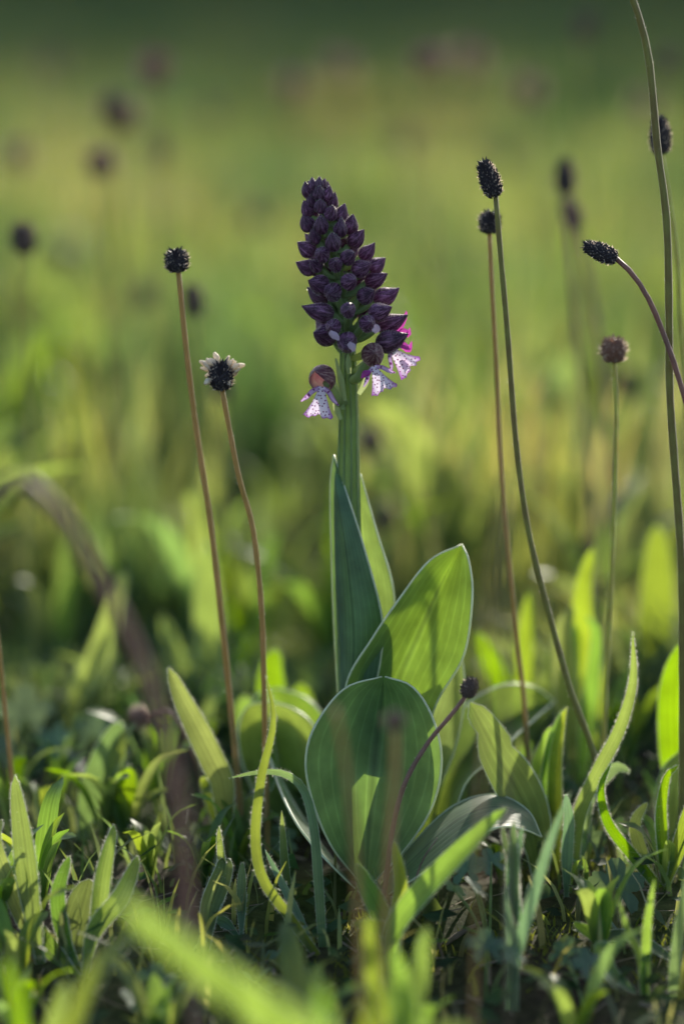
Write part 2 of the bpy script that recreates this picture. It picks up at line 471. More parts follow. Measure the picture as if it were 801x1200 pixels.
def big(name, V, F, mat, parent=None, uv=None, smooth=True):
    me = bpy.data.meshes.new(name)
    nv, nf, k = len(V), len(F), F.shape[1]
    me.vertices.add(nv); me.vertices.foreach_set('co', np.ascontiguousarray(V, np.float32).ravel())
    me.loops.add(nf * k); me.loops.foreach_set('vertex_index', np.ascontiguousarray(F, np.int32).ravel())
    me.polygons.add(nf); me.polygons.foreach_set('loop_start', np.arange(nf, dtype=np.int32) * k)
    me.update(calc_edges=True)
    me.polygons.foreach_set('use_smooth', np.full(nf, smooth))
    uvl = me.uv_layers.new(name='uv')
    if uv is None: uv = np.full((nv, 2), .5, np.float32)
    uvl.data.foreach_set('uv', np.asarray(uv, np.float32)[F.ravel()].ravel())
    me.materials.append(mat)
    me.validate()
    o = bpy.data.objects.new(name, me); COL.objects.link(o)
    if parent is not None: o.parent = parent
    return o

tree0 = make_tree()
TS = [(-6.5 + 2.6 * k + .5 * math.sin(k * 5), 22.4 + 1.6 * math.sin(k * 3.1), .86 + .26 * math.sin(k * 2.3), k * 1.9) for k in range(9)]
TS += [(-8 + 3.0 * k + .6 * math.sin(k * 4), 25.5 + 1.0 * math.sin(k * 1.7), 1.15 + .12 * math.sin(k * 1.3), k * 2.7 + 1) for k in range(9)]
for i, (x, y, s, a) in enumerate(TS):
    t = tree0 if i == 0 else copy_tree(tree0)
    t.location = (x, y, float(gz(x, y)))
    t.rotation_euler = (0, 0, a)
    t.scale = (s, s, s)

# ------------------------------------------------------------------ grass and ground cover (uncountable)
def blades(n, X, Y, h, w, bend, seg=4):
    """n blades as ribbons; returns V, F, uv"""
    phi = rng.uniform(0, 2 * math.pi, n); lean = np.stack([np.cos(phi), np.sin(phi), np.zeros(n)], 1)
    psi = rng.uniform(0, math.pi, n); sd = np.stack([np.cos(psi), np.sin(psi) * .7, np.zeros(n)], 1)
    base = np.stack([X, Y, gz(X, Y) - 0.003], 1)
    rows, uvs = [], []
    for k in range(seg + 1):
        t = k / seg
        c = base + lean * (h * bend * t * t)[:, None]
        c[:, 2] += h * (t - 0.35 * bend * t * t * t)
        ww = w * (0.75 + 0.6 * t) * (1 - t ** 2.5) + 0.0002
        rows.append(np.stack([c - sd * (ww / 2)[:, None], c + sd * (ww / 2)[:, None]], 1))
        uvs.append(np.tile(np.array([[0.05, t], [0.95, t]], np.float32), (n, 1, 1)))
    V = np.stack(rows, 1).reshape(-1, 3)
    UV = np.stack(uvs, 1).reshape(-1, 2)
    b = np.arange(n) * (seg + 1) * 2
    F = np.concatenate([np.stack([b + 2 * k, b + 2 * k + 1, b + 2 * k + 3, b + 2 * k + 2], 1) for k in range(seg)])
    return V, F, UV

def scatter(n, y0, y1, margin, power=1.0):
    """positions inside a widening strip of meadow in front of and behind the orchid"""
    u = rng.uniform(0, 1, n)
    Y = y0 + (y1 - y0) * u ** power
    hw = (Y + 1.175) * 0.122 * margin + 0.06
    X = rng.uniform(-1, 1, n) * hw
    return X, Y

def patch(X, Y, f, s):
    q = np.random.default_rng(int(s * 100))
    v = 0
    for k in range(5):
        a = q.uniform(0, 6.28); ff = f * q.uniform(.5, 1.8)
        v = v + np.sin((X * math.cos(a) + Y * math.sin(a) * .7) * ff + q.uniform(0, 6))
    return np.clip(0.5 + 0.28 * v, 0, 1.3)

def make_grass():
    parts = []
    # short turf round the orchid
    X, Y = scatter(3600, -0.5, 0.3, 1.9)
    keep = (np.hypot(X - 0.01, Y) > 0.035)
    keep &= ~((X > 0.05) & (Y < -0.02) & (rng.uniform(0, 1, len(X)) < 0.6))
    X, Y = X[keep], Y[keep]; n = len(X)
    parts.append(blades(n, X, Y, rng.uniform(.012, .042, n), rng.uniform(.0012, .003, n), rng.uniform(.1, .9, n)))
    X, Y = scatter(21000, 0.2, 1.6, 1.7, 1.2); n = len(X)
    pz = patch(X, Y, 11, 1.0)
    parts.append(blades(n, X, Y, (.028 + .042 * pz * rng.uniform(.4, 1.3, n)), rng.uniform(.002, .005, n), rng.uniform(.1, .8, n)))
    X, Y = scatter(50000, 1.5, 7, 1.5, 1.5); n = len(X)
    pz = patch(X, Y, 4, 2.0)
    parts.append(blades(n, X, Y, (.05 + .075 * pz * rng.uniform(.4, 1.3, n)), rng.uniform(.004, .009, n), rng.uniform(.1, .7, n)))
    X, Y = scatter(42000, 6.5, 30, 1.5, 1.4); n = len(X)
    parts.append(blades(n, X, Y, rng.uniform(.06, .2, n), rng.uniform(.008, .018, n), rng.uniform(.1, .6, n), 3))
    # tall upright clumps in the middle distance
    cx, cy_ = scatter(150, .45, 3.6, 1.5, 1.3)
    k = rng.integers(0, 150, 4500)
    X = cx[k] + rng.normal(0, .022, 4500) * (1 + cy_[k] * .3); Y = cy_[k] + rng.normal(0, .03, 4500); n = 4500
    parts.append(blades(n, X, Y, rng.uniform(.07, .19, n), rng.uniform(.003, .007, n), rng.uniform(.05, .35, n)))
    off, VV, FF, UU = 0, [], [], []
    for V, F, U in parts:
        VV.append(V); FF.append(F + off); UU.append(U); off += len(V)
    o = big('grass', np.concatenate(VV), np.concatenate(FF), M_GRASS, None, np.concatenate(UU))
    tag(o, 'short meadow grass covering the ground all around the orchid', None, None, 'stuff')
make_grass()

def make_cover():
    X, Y = scatter(5200, -0.5, 0.9, 1.8, 1.3); n = len(X)
    keep = (np.hypot(X - 0.01, Y) > 0.04) & (patch(X, Y, 23, .7) > rng.uniform(0, .8, n))
    X, Y = X[keep], Y[keep]; n = len(X)
    z = gz(X, Y) + rng.uniform(.001, .018, n)
    r = rng.uniform(.002, .0055, n)
    nrm = np.stack([rng.normal(0, .45, n), rng.normal(-.1, .45, n), np.ones(n)], 1); nrm /= np.linalg.norm(nrm, axis=1)[:, None]
    a = np.cross(nrm, [0.3, 1, 0]); a /= np.linalg.norm(a, axis=1)[:, None]; b = np.cross(nrm, a)
    C = np.stack([X, Y, z], 1)
    ring = []
    for k in range(8):
        th = k * math.pi / 4
        rr = r * (1.25 if k % 2 == 0 else .85)
        ring.append(C + (a * math.cos(th) + b * math.sin(th) * .75) * rr[:, None] + nrm * (r * .18)[:, None])
    V = np.stack([C] + ring, 1).reshape(-1, 3)
    bs = np.arange(n) * 9
    F = np.concatenate([np.stack([bs, bs + 1 + k, bs + 1 + (k + 1) % 8], 1) for k in range(8)])
    o = big('ground_cover', V, F, M_COVER)
    tag(o, 'tiny creeping leaves covering the soil between the grass', None, None, 'stuff')
    # dead bits of straw and stalk
    X, Y = scatter(1500, -0.5, 0.4, 1.6); n = len(X)
    L = rng.uniform(.004, .022, n); w = rng.uniform(.0006, .0018, n); ph = rng.uniform(0, 6.28, n)
    d = np.stack([np.cos(ph), np.sin(ph), rng.normal(0, .15, n)], 1); s = np.stack([-np.sin(ph), np.cos(ph), rng.normal(0, .4, n)], 1)
    C = np.stack([X, Y, gz(X, Y) + .002], 1)
    V = np.stack([C - d * L[:, None] / 2 - s * w[:, None] / 2, C - d * L[:, None] / 2 + s * w[:, None] / 2, C + d * L[:, None] / 2 + s * w[:, None] / 2, C + d * L[:, None] / 2 - s * w[:, None] / 2], 1).reshape(-1, 3)
    o = big('plant_litter', V, np.arange(4 * n).reshape(n, 4), M_STRAW)
    tag(o, 'dry bits of straw and dead stalk lying on the soil', None, None, 'stuff')
    # moss tufts
    cx = rng.uniform(-.1, .2, 60); cyy = rng.uniform(-.22, .12, 60)
    k = rng.integers(0, 60, 5000)
    X = cx[k] + rng.normal(0, .010, 5000); Y = cyy[k] + rng.normal(0, .010, 5000); n = 5000
    V, F, U = blades(n, X, Y, rng.uniform(.004, .010, n), rng.uniform(.0007, .0013, n), rng.uniform(.2, .9, n), 2)
    o = big('moss', V, F, M_MOSS, None, U)
    tag(o, 'yellow green moss growing in pads on the soil', None, None, 'stuff')
make_cover()

# ------------------------------------------------------------------ leaf builders
def frames(P, face, roll):
    T = np.gradient(P, axis=0); T /= np.linalg.norm(T, axis=1)[:, None] + 1e-12
    S, Nn = [], []
    n = len(P)
    for i in range(n):
        s = np.cross(T[i], face); s /= np.linalg.norm(s) + 1e-12
        nn = np.cross(s, T[i])
        a = roll[i]
        S.append(s * math.cos(a) + nn * math.sin(a)); Nn.append(nn * math.cos(a) - s * math.sin(a))
    return T, np.array(S), np.array(Nn)

def blade_leaf(name, P0, width, mats, parent=None, org=None, prof='lance', fold=0.25, roll=(0, 0), face=(0, -1, .25), ns=22, nc=7, margin=True, hairs=0, hair_len=.0013, wave=0.0, bites=()):
    """a narrow leaf along a spine P0 (base to tip)"""
    P = cr(P0, ns)
    rl = np.array(interp([rad(a) for a in roll], ns))
    T, S, Nn = frames(P, np.array(face, float), rl)
    t = np.linspace(0, 1, ns)
    if prof == 'lance':
        sm = np.clip(t / .5, 0, 1); sm = sm * sm * (3 - 2 * sm)
        w = (.32 + .68 * sm) * np.where(t > .5, np.sqrt(np.clip(1 - ((t - .5) / .5) ** 2.2, 0, 1)), 1)
    elif prof == 'grass':
        w = (.8 + .2 * np.minimum(t * 4, 1)) * np.clip(1 - t ** 4, 0, 1) ** .8
    else:
        w = np.sqrt(np.clip(1 - (2 * np.clip(t, 0, 1) - 1) ** 2, 0, 1)) * .9 + .1 * (1 - t)
    w = np.maximum(w * width / 2, width * .012)
    V, U, us = [], [], np.linspace(-1, 1, nc)
    ph = random.uniform(0, 6)
    for i in range(ns):
        for u in us:
            ww = w[i]
            if bites:
                for (bt, bs, bw, bd) in bites:
                    if u * bs > 0: ww = ww * (1 - bd * math.exp(-((t[i] - bt) / bw) ** 2) * abs(u))
            off = fold * ww * (abs(u) ** 1.4) + wave * width * math.sin(t[i] * 14 + ph + (1.6 if u > 0 else 0)) * abs(u) ** 2
            V.append(P[i] + S[i] * u * ww + Nn[i] * off)
            U.append(((u + 1) / 2, t[i]))
    F = [(i * nc + k, i * nc + k + 1, (i + 1) * nc + k + 1, (i + 1) * nc + k) for i in range(ns - 1) for k in range(nc - 1)]
    m = MB(); m.add(V, F, U)
    V = np.array(V).reshape(ns, nc, 3)
    if margin:
        rr = interp([width * .012, width * .014, width * .008], ns)
        m.tube(V[:, 0], rr, 4, 1); m.tube(V[:, -1], rr, 4, 1)  # pale edge tubes standing in for rim light
    if hairs:
        for sgn, ed in ((-1, V[:, 0]), (1, V[:, -1])):
            q = np.random.default_rng(len(V) + hairs).uniform(0, ns - 1.01, hairs)
            ii = q.astype(int); fr = (q - ii)[:, None]
            Pp = ed[ii] * (1 - fr) + ed[ii + 1] * fr
            D = S[ii] * sgn + T[ii] * .35 + rng.normal(0, .35, (hairs, 3))
            m.hairs(Pp, D, rng.uniform(.5, 1.1, hairs) * hair_len, .00011, 2)
        q = rng.uniform(0, ns - 1.01, hairs // 3); ii = q.astype(int); kk = rng.integers(1, nc - 1, len(q))
        m.hairs(V[ii, kk], Nn[ii] * rng.choice([-1, 1], (len(q), 1)) + rng.normal(0, .3, (len(q), 3)), rng.uniform(.4, .9, len(q)) * hair_len, .0001, 2)
    return m.build(name, mats, parent, True, org)

LM = [M_PLLEAF, M_RIMLIGHT, M_HAIR]
GM = [M_BLUEGRASS, M_RIMLIGHT, M_HAIR]

def pxpts(pts, Y):
    return [tuple(at(p[0], p[1], p[2] if len(p) > 2 else Y)) for p in pts]

def ground_foot(P):
    """let a spine that ends above the soil go down into it"""
    x, y, z = P[0]
    g = float(gz(x, y))
    if z > g + .004:
        dx, dy = (P[0][0] - P[1][0]) * .3, (P[0][1] - P[1][1]) * .3
        P = [(x + max(-.006, min(.006, dx)), y + max(-.006, min(.006, dy)), g - .004)] + P
    return P

def plant(name, label, cat, leaves, group=None, mats=None):
    """a plant of separate leaves; each leaf: (pixel spine base to tip, Y, width px, options)"""
    SP = []
    for pts, Y, w, op in leaves:
        P = pxpts(pts, Y)
        if P[0][2] < float(gz(P[0][0], P[0][1])) - .006 and len(pts[0]) < 3:
            yb = hit(*pts[0]).y               # rooted where the soil is seen, leaning back a little
            n_ = len(pts) - 1
            P = [tuple(at(p[0], p[1], yb + (min(.03, Y - yb)) * (i / n_))) for i, p in enumerate(pts)]
        SP.append(ground_foot(P))
    b = SP[0][0]
    org = (b[0], b[1], float(gz(b[0], b[1])))
    t = thing(name, label, cat, org, group)
    for P, (pts, Y, w, op) in zip(SP, leaves):
        op = dict(op); op.setdefault('hairs', 90)
        mm = op.pop('mats', None) or mats or LM
        blade_leaf('leaf', P, w * pxm(Y), mm, t, org, **op)
    return t

# ------------------------------------------------------------------ the orchid
OB = at(428, 1032, 0); OB.z = float(gz(OB.x, OB.y))
orchid = thing('orchid', 'tall purple orchid with dense dark bud spike and broad green base leaves', 'orchid', OB)

def loft_leaf(L, Mi, R, ns=34, nc=15, margin=.00055, cup=0.0, label=None, hair=60):
    A, B, C = (cr([tuple(at(*p)) for p in Q], ns) for Q in (L, Mi, R))
    V, U = [], []
    for i in range(ns):
        for u in np.linspace(-1, 1, nc):
            a = abs(u)
            # keel-shaped cross section: steeper near the midrib
            e = A[i] if u < 0 else C[i]
            k = a ** (1 - cup) if a > 0 else 0
            ctrl = B[i] + (e - B[i]) * .5 + (B[i] - (A[i] + C[i]) / 2) * .28
            p = B[i] * (1 - k) ** 2 + 2 * ctrl * k * (1 - k) + e * k * k
            V.append(p); U.append(((u + 1) / 2, i / (ns - 1)))
    F = [(i * nc + k, i * nc + k + 1, (i + 1) * nc + k + 1, (i + 1) * nc + k) for i in range(ns - 1) for k in range(nc - 1)]
    m = MB(); m.add(V, F, U)
    r = interp([margin * .6, margin, margin, margin * .7], ns)
    m.tube(A, r, 5, 1); m.tube(C, r, 5, 1)  # pale tubes imitate the bright backlit rim of the leaf
    if hair:
        for E, sg in ((A, -1), (C, 1)):
            q = rng.uniform(0, ns - 1.01, hair); ii = q.astype(int); fr = (q - ii)[:, None]
            D = (E - B)[ii] ; D /= np.linalg.norm(D, axis=1)[:, None] + 1e-9
            m.hairs(E[ii] * (1 - fr) + E[ii + 1] * fr, D + rng.normal(0, .3, D.shape), rng.uniform(.0003, .0008, hair), .00012, 2)
    o = m.build('leaf', [M_ORLEAF, M_RIMLIGHT, M_HAIR], orchid, True, OB)
    if label: o['label'] = label
    return o

# sheathing leaves round the stem
loft_leaf([(398, 850, .004), (392, 745, .005), (388, 640, .004), (387, 565, .003), (391, 533, .004)],
          [(408, 850, -.014), (414, 750, -.016), (408, 670, -.014), (399, 605, -.009), (392, 560, -.003), (391, 533, .004)],
          [(430, 850, -.010), (446, 770, -.012), (447, 722, -.011), (427, 645, -.009), (405, 575, -.005), (391, 533, .004)], label='bluish sheathing leaf wrapped round the stem')
loft_leaf([(404, 850, .012), (404, 740, .012), (406, 660, .011), (411, 595, .009), (422, 555, .006)],
          [(432, 850, .017), (436, 740, .018), (432, 670, .015), (426, 612, .012), (421, 577, .008), (422, 555, .006)],
          [(455, 850, .002), (461, 745, -.003), (460, 688, -.003), (442, 626, .001), (429, 580, .003), (422, 555, .006)], label='yellow glowing sheathing leaf behind the stem')
# big right leaf
loft_leaf([(404, 862, -.020), (406, 800, -.023), (436, 748, -.024), (466, 704, -.022), (503, 657, -.013), (541, 638, .0)],
          [(452, 870, -.002), (464, 805, -.001), (488, 748, .003), (508, 702, .005), (527, 664, .004), (541, 638, .0)],
          [(498, 870, -.010), (512, 822, -.013), (543, 768, -.021), (553, 700, -.022), (549, 658, -.012), (541, 638, .0)], label='broad upright leaf lit through from behind')
# leaf behind it
loft_leaf([(450, 930, .012), (468, 860, .014), (492, 800, .015), (515, 772, .016), (536, 752, .018)],
          [(475, 940, .024), (500, 870, .026), (520, 815, .026), (530, 782, .023), (536, 752, .018)],
          [(500, 950, .012), (530, 885, .010), (543, 825, .010), (543, 788, .013), (536, 752, .018)])
# front spoon-shaped leaf
loft_leaf([(423, 1036, -.032), (386, 988, -.043), (362, 925, -.049), (359, 880, -.050), (374, 842, -.047), (405, 806, -.041), (447, 793, -.034)],
          [(429, 1036, -.028), (431, 988, -.028), (435, 930, -.026), (440, 880, -.023), (445, 840, -.024), (448, 810, -.029), (449, 793, -.034)],
          [(436, 1036, -.032), (480, 988, -.043), (508, 940, -.049), (517, 888, -.050), (506, 840, -.047), (483, 805, -.041), (451, 793, -.034)], label='rounded spoon-shaped leaf in front of the stem')
# left back leaf
loft_leaf([(352, 985, .040), (306, 940, .048), (284, 895, .052), (279, 856, .054), (289, 829, .055), (314, 821, .055)],
          [(372, 985, .055), (345, 930, .066), (328, 890, .070), (322, 858, .068), (318, 835, .062), (314, 821, .055)],
          [(392, 980, .034), (382, 925, .034), (377, 885, .034), (368, 852, .036), (346, 832, .044), (314, 821, .055)])
loft_leaf([(360, 985, .060), (318, 930, .074), (296, 885, .080), (291, 846, .084), (301, 815, .086), (326, 806, .086)],  # extra leaf, added to shade the left back leaf in front of it
          [(380, 985, .075), (357, 920, .096), (340, 880, .100), (334, 846, .098), (330, 822, .092), (326, 806, .086)],
          [(400, 980, .054), (394, 915, .064), (389, 875, .064), (380, 842, .066), (358, 818, .074), (326, 806, .086)])
# right leaf leaning back, dark
loft_leaf([(478, 1000, .010), (508, 895, .022), (540, 832, .042), (585, 804, .062), (625, 805, .072), (649, 822, .074)],
          [(500, 1000, .012), (525, 918, .032), (557, 872, .052), (596, 843, .070), (630, 826, .078), (649, 822, .074)],
          [(520, 1000, -.010), (542, 925, -.008), (566, 897, .004), (600, 866, .026), (630, 839, .052), (649, 822, .074)], label='dark leaf leaning back to the right')
# low leaf arching over to the right
loft_leaf([(442, 1042, -.028), (482, 990, -.028), (530, 945, -.018), (578, 931, -.014), (617, 949, -.020), (634, 981, -.032)],
          [(447, 1044, -.036), (488, 1002, -.046), (536, 960, -.046), (580, 945, -.040), (614, 957, -.038), (634, 981, -.032)],
          [(452, 1050, -.050), (494, 1024, -.072), (540, 990, -.074), (582, 970, -.064), (612, 972, -.052), (634, 981, -.032)], label='dark leaf arching low over the soil')
# low leaf on the left
loft_leaf([(416, 1040, .000), (372, 985, .004), (342, 938, .014), (325, 905, .022), (316, 888, .024)],
          [(418, 1042, -.016), (376, 996, -.012), (344, 950, .000), (326, 915, .014), (316, 888, .024)],
          [(421, 1046, -.040), (388, 1014, -.044), (352, 972, -.034), (330, 930, -.008), (316, 888, .024)])

# stem
SP = [(428, 1038), (419, 900), (411, 750), (408, 620), (408, 480), (407, 410), (402, 355), (392, 300), (381, 250), (374, 220)]
SR = [15, 15, 15.5, 15, 14.5, 13, 11, 8.5, 6, 3]
AX = cr([tuple(at(x, y, 0)) for x, y in SP], 80)
AXY = cr([(x, y, 0) for x, y in SP], 80)
m = MB()
m.tube(AX, interp(SR, 80) * pxm(0), 28, 0, rib=.045, nrib=9)
for j in range(9):
    q = 2 * math.pi * j / 9 + .1
    RA = (AX + (np.array([[math.cos(q), math.sin(q), 0]]) * (interp(SR, 80) * pxm(0))[:, None] * 1.03))[:62]
    m.tube(RA, interp([.0005, .0006, .0005, .0004], 62), 5, 2)
k = rng.integers(20, 56, 500)
th = rng.uniform(0, 6.28, 500)
D = np.stack([np.cos(th), np.sin(th), np.zeros(500)], 1)
m.hairs(AX[k] + D * (interp(SR, 80)[k] * pxm(0))[:, None] + np.array([[0, 0, 1]]) * rng.uniform(0, .004, (500, 1)), D + np.array([0, 0, .3]), rng.uniform(.0002, .0006, 500), .00012, 1)
m.build('stem', [M_ORSTEM, M_HAIR, M_PED], orchid, True, OB)

def axis_at(py):
    """axis point and pixel x of the spike at a picture height"""
    j = np.argmin(np.abs(AXY[:, 1] - py))
    return Vector(AX[j]), AXY[j, 0]

def bud_mesh(name, belly=.34, beak=.12, mat=None, ridges=.06, fuzz=60):
    m = MB()
    nt_, sd = 15, 18
    V, U, C = [], [], []
    for i in range(nt_):
        t = i / (nt_ - 1)
        r = belly * (math.sin(math.pi * min(1, t ** .72)) ** .8 if 0 < t < 1 else 0)
        r = max(r * (1 - .25 * t ** 3), .035 * (1 - t) + .012)
        bend = beak * max(0, (t - .62) / .38) ** 1.6
        for k in range(sd):
            th = 2 * math.pi * k / sd
            rr = r * (1 + ridges * abs(math.sin(1.5 * th + .4 * math.sin(t * 3))) ** .5 - ridges * .6 + .02 * math.sin(7 * th + 5 * t))
            V.append((math.cos(th) * rr * .92, math.sin(th) * rr + bend, t)); U.append((k / sd, t)); C.append(t)
    F = [(i * sd + k, i * sd + (k + 1) % sd, (i + 1) * sd + (k + 1) % sd, (i + 1) * sd + k) for i in range(nt_ - 1) for k in range(sd)]
    F += [tuple(range(sd))[::-1], tuple((nt_ - 1) * sd + k for k in range(sd))]
    m.add(V, F, U, 0, C)
    VV = np.array(V)
    ii = rng.integers(sd, len(V) - sd, fuzz)
    D = VV[ii].copy(); D[:, 2] = .15
    m.hairs(VV[ii], D, rng.uniform(.03, .085, fuzz), .012, 1)
    o = m.build(name, [mat, M_HAIR])
    me = o.data
    bpy.data.objects.remove(o)
    return me
BUDS = [bud_mesh('bud', .33, .10, M_BUD, .14, 170), bud_mesh('bud', .36, .05, M_BUD, .18, 170), bud_mesh('bud', .31, .15, M_BUD, .14, 170), bud_mesh('bud', .34, .08, M_BUD, .20, 170)]
HOODM = bud_mesh('hood', .40, .10, M_HOOD, .12, 120)

def open_hood_mesh():
    """hood of three sepals, open below (towards local -Y), with a pale inner skin"""
    m = MB()
    nt_, sd = 14, 21
    for mi, k_ in ((0, 1.0), (1, .93)):
        V, U = [], []
        for i in range(nt_):
            t = i / (nt_ - 1)
            rr = .43 * (math.sin(math.pi * min(1, t ** .75)) ** .75 if 0 < t < 1 else 0) * k_ + .02
            gap = 1.05 * min(1, max(0, (t - .12) / .3))
            for k in range(sd):
                th = -math.pi / 2 + gap + (2 * math.pi - 2 * gap) * k / (sd - 1)
                q = rr * (1 + .10 * abs(math.sin(1.5 * (th + math.pi / 2))) ** .5)
                V.append((math.cos(th) * q, math.sin(th) * q + .06 * t * t, t * (.98 if mi else 1))); U.append((k / sd, t))
        m.add(V, [(i * sd + k, i * sd + k + 1, (i + 1) * sd + k + 1, (i + 1) * sd + k) for i in range(nt_ - 1) for k in range(sd - 1)], U, mi)
    o = m.build('hood', [M_HOOD, M_HOODIN]); me = o.data; bpy.data.objects.remove(o)
    return me
OPENHOOD = open_hood_mesh()

def orient(d, up=Vector((0, 0, 1))):
    """rotation with local Z along d and local Y as far up as can be"""
    d = d.normalized()
    x = up.cross(d)
    if x.length < 1e-4: x = Vector((1, 0, 0))
    x.normalize()
    y = d.cross(x)
    return Matrix((x, y, d)).transposed().to_quaternion()

def put_bud(cpos, d, L, fat=1.0, root=None, mesh=None, name='bud', pedr=.0011, ped=True):
    o = bpy.data.objects.new(name, mesh or random.choice(BUDS))
    COL.objects.link(o); o.parent = orchid
    d = d.normalized()
    basep = cpos - d * (L * .5)
    o.location = basep - OB
    o.rotation_mode = 'QUATERNION'
    o.rotation_quaternion = orient(d)
    o.scale = (L * fat, L * fat, L)
    if ped and root is not None:
        m = MB()
        q = o.rotation_quaternion.inverted()
        def loc(p):
            v = q @ (p - basep)
            return (v.x / (L * fat), v.y / (L * fat), v.z / L)
        mid = (root + basep) / 2 + Vector((0, 0, -.0015)) 
        P = cr([tuple(root), tuple(mid), tuple(basep + d * L * .06)], 9)
        mm = MB(); mm.tube(P, interp([pedr * .8, pedr * 1.1, pedr * 1.25, pedr], 9), 7)
        m.v = [loc(Vector(p)) for p in mm.v]; m.f = mm.f; m.uv = mm.uv; m.mi = mm.mi; m.c = mm.c
        m.build('pedicel', M_PED, o)
    return o

P0 = pxm(0)
NB = 110
for i in range(NB):                      # the far side of the spike
    s = i / (NB - 1)
    py = 216 + (385 - 216) * s ** .80
    a = i * rad(137.508) + .4
    if math.sin(a) < .12: continue
    half = np.interp(py, [212, 225, 250, 300, 350, 380], [10, 18, 26, 42, 52, 54])      # reach of the tips, px
    L = np.interp(py, [212, 250, 300, 350, 380], [15, 21, 25, 29, 31]) * random.uniform(.9, 1.1)
    c, ax = axis_at(py)
    el = rad(np.interp(py, [212, 250, 300, 350, 380], [72, 52, 32, 22, 16]) + random.uniform(-9, 9))
    out = Vector((math.cos(a), math.sin(a), 0))
    if out.x < 0 and py > 270: half *= np.interp(py, [270, 330], [1.0, .85])
    d = out * math.cos(el) + Vector((0, 0, math.sin(el)))
    pc = c + out * max(0.2, (half - L * .5 * math.cos(el))) * pxm(0)
    root = c + Vector((0, 0, -.004 - .006 * s)) + out * .001
    put_bud(pc, d, L * pxm(0), random.uniform(.98, 1.15), root, pedr=.0007 + .0006 * s)
# the near side: picture position, length, direction (right, towards the viewer, up)
for (px, py, L, d) in [
        (359, 223, 23, (-.35, .5, 1)), (366, 216, 18, (-.1, .3, 1)), (374, 215, 18, (.1, .3, 1)), (374, 226, 22, (.1, .8, 1)), (384, 227, 22, (.35, .4, 1)),
        (390, 235, 22, (.5, .4, 1)), (364, 236, 22, (-.2, .8, 1)), (359, 245, 24, (-.5, .5, 1)), (375, 241, 22, (0, .9, .8)), (388, 249, 25, (.2, .9, .6)),
        (400, 249, 25, (.55, .3, 1)), (359, 261, 26, (-.45, .6, .9)), (376, 263, 28, (-.05, .7, .9)), (399, 267, 28, (.15, .6, 1)), (411, 263, 27, (.3, .2, 1)),
        (368, 277, 26, (-.25, .8, .6)), (390, 283, 28, (-.1, .7, .8)), (358, 291, 28, (-.8, .4, .5)), (377, 298, 26, (-.15, 1, .25)), (418, 279, 29, (.75, .3, .75)),
        (409, 301, 27, (.5, .8, .3)), (431, 295, 28, (.8, .3, .6)), (393, 310, 27, (0, 1, .2)), (358, 313, 29, (-.9, .35, .25)), (369, 311, 26, (-.5, .85, .2)),
        (424, 314, 30, (.75, .55, .3)), (442, 310, 26, (.8, .1, .55)), (372, 333, 35, (-.65, .7, .12)), (389, 343, 30, (-.25, .9, -.1)), (410, 330, 28, (.45, .8, .15)),
        (441, 327, 32, (.9, .35, .3)), (430, 346, 31, (.6, .7, .25)), (453, 347, 37, (.92, .25, .28))]:
    c, ax = axis_at(py + 6)
    reach = np.interp(py, [212, 230, 250, 300, 350, 380], [4, 10, 17, 30, 38, 40])
    Yb = -math.sqrt(max(4.0, reach ** 2 - (px - ax) ** 2)) * P0
    dd = Vector((d[0], -d[1], d[2]))
    c2_, _ = axis_at(py + 4 + 14 * (py - 212) / 140)
    put_bud(at(px, py, Yb), dd, L * .95 * P0, random.uniform(1.0, 1.12), c2_ + Vector((0, -.002, 0)), pedr=.0007 + .0007 * (py - 212) / 140)
# crown of tiny buds at the tip
for i in range(9):
    a = i * 2.4
    c, ax = axis_at(214)
    pc = c + Vector((math.cos(a) * .0022, math.sin(a) * .0022, .0012 + .0006 * (i % 3)))
    put_bud(pc, Vector((math.cos(a) * .5, math.sin(a) * .5, 1)), 8.5 * pxm(0), 1.2, ped=False)

# the lower, larger buds (picture position, depth, direction, length px)
for (px, py, Y, d, L, fat, dy) in [
        (372, 365, -.010, (-.88, -.35, .18), 42, .82, 12), (379, 393, -.012, (-.55, -.75, .05), 40, 1.0, 14),
        (408, 364, -.020, (.05, -.95, .0), 28, 1.0, 14), (390, 384, -.020, (-.2, -.95, -.1), 30, 1.05, 14),
        (406, 403, -.020, (-.15, -.85, -.35), 33, 1.05, 8), (431, 380, -.020, (.2, -.9, -.05), 32, 1.05, 14),
        (446, 365, -.014, (.75, -.55, .22), 34, .95, 14), (459, 378, -.006, (.9, -.2, .32), 42, .80, 16),
        (459, 399, -.010, (.92, -.25, .30), 42, .88, 16)]:
    c, ax = axis_at(py + dy)
    put_bud(at(px, py, Y), Vector(d), L * pxm(0), fat, c + Vector((0, -.003, 0)), pedr=.0014)

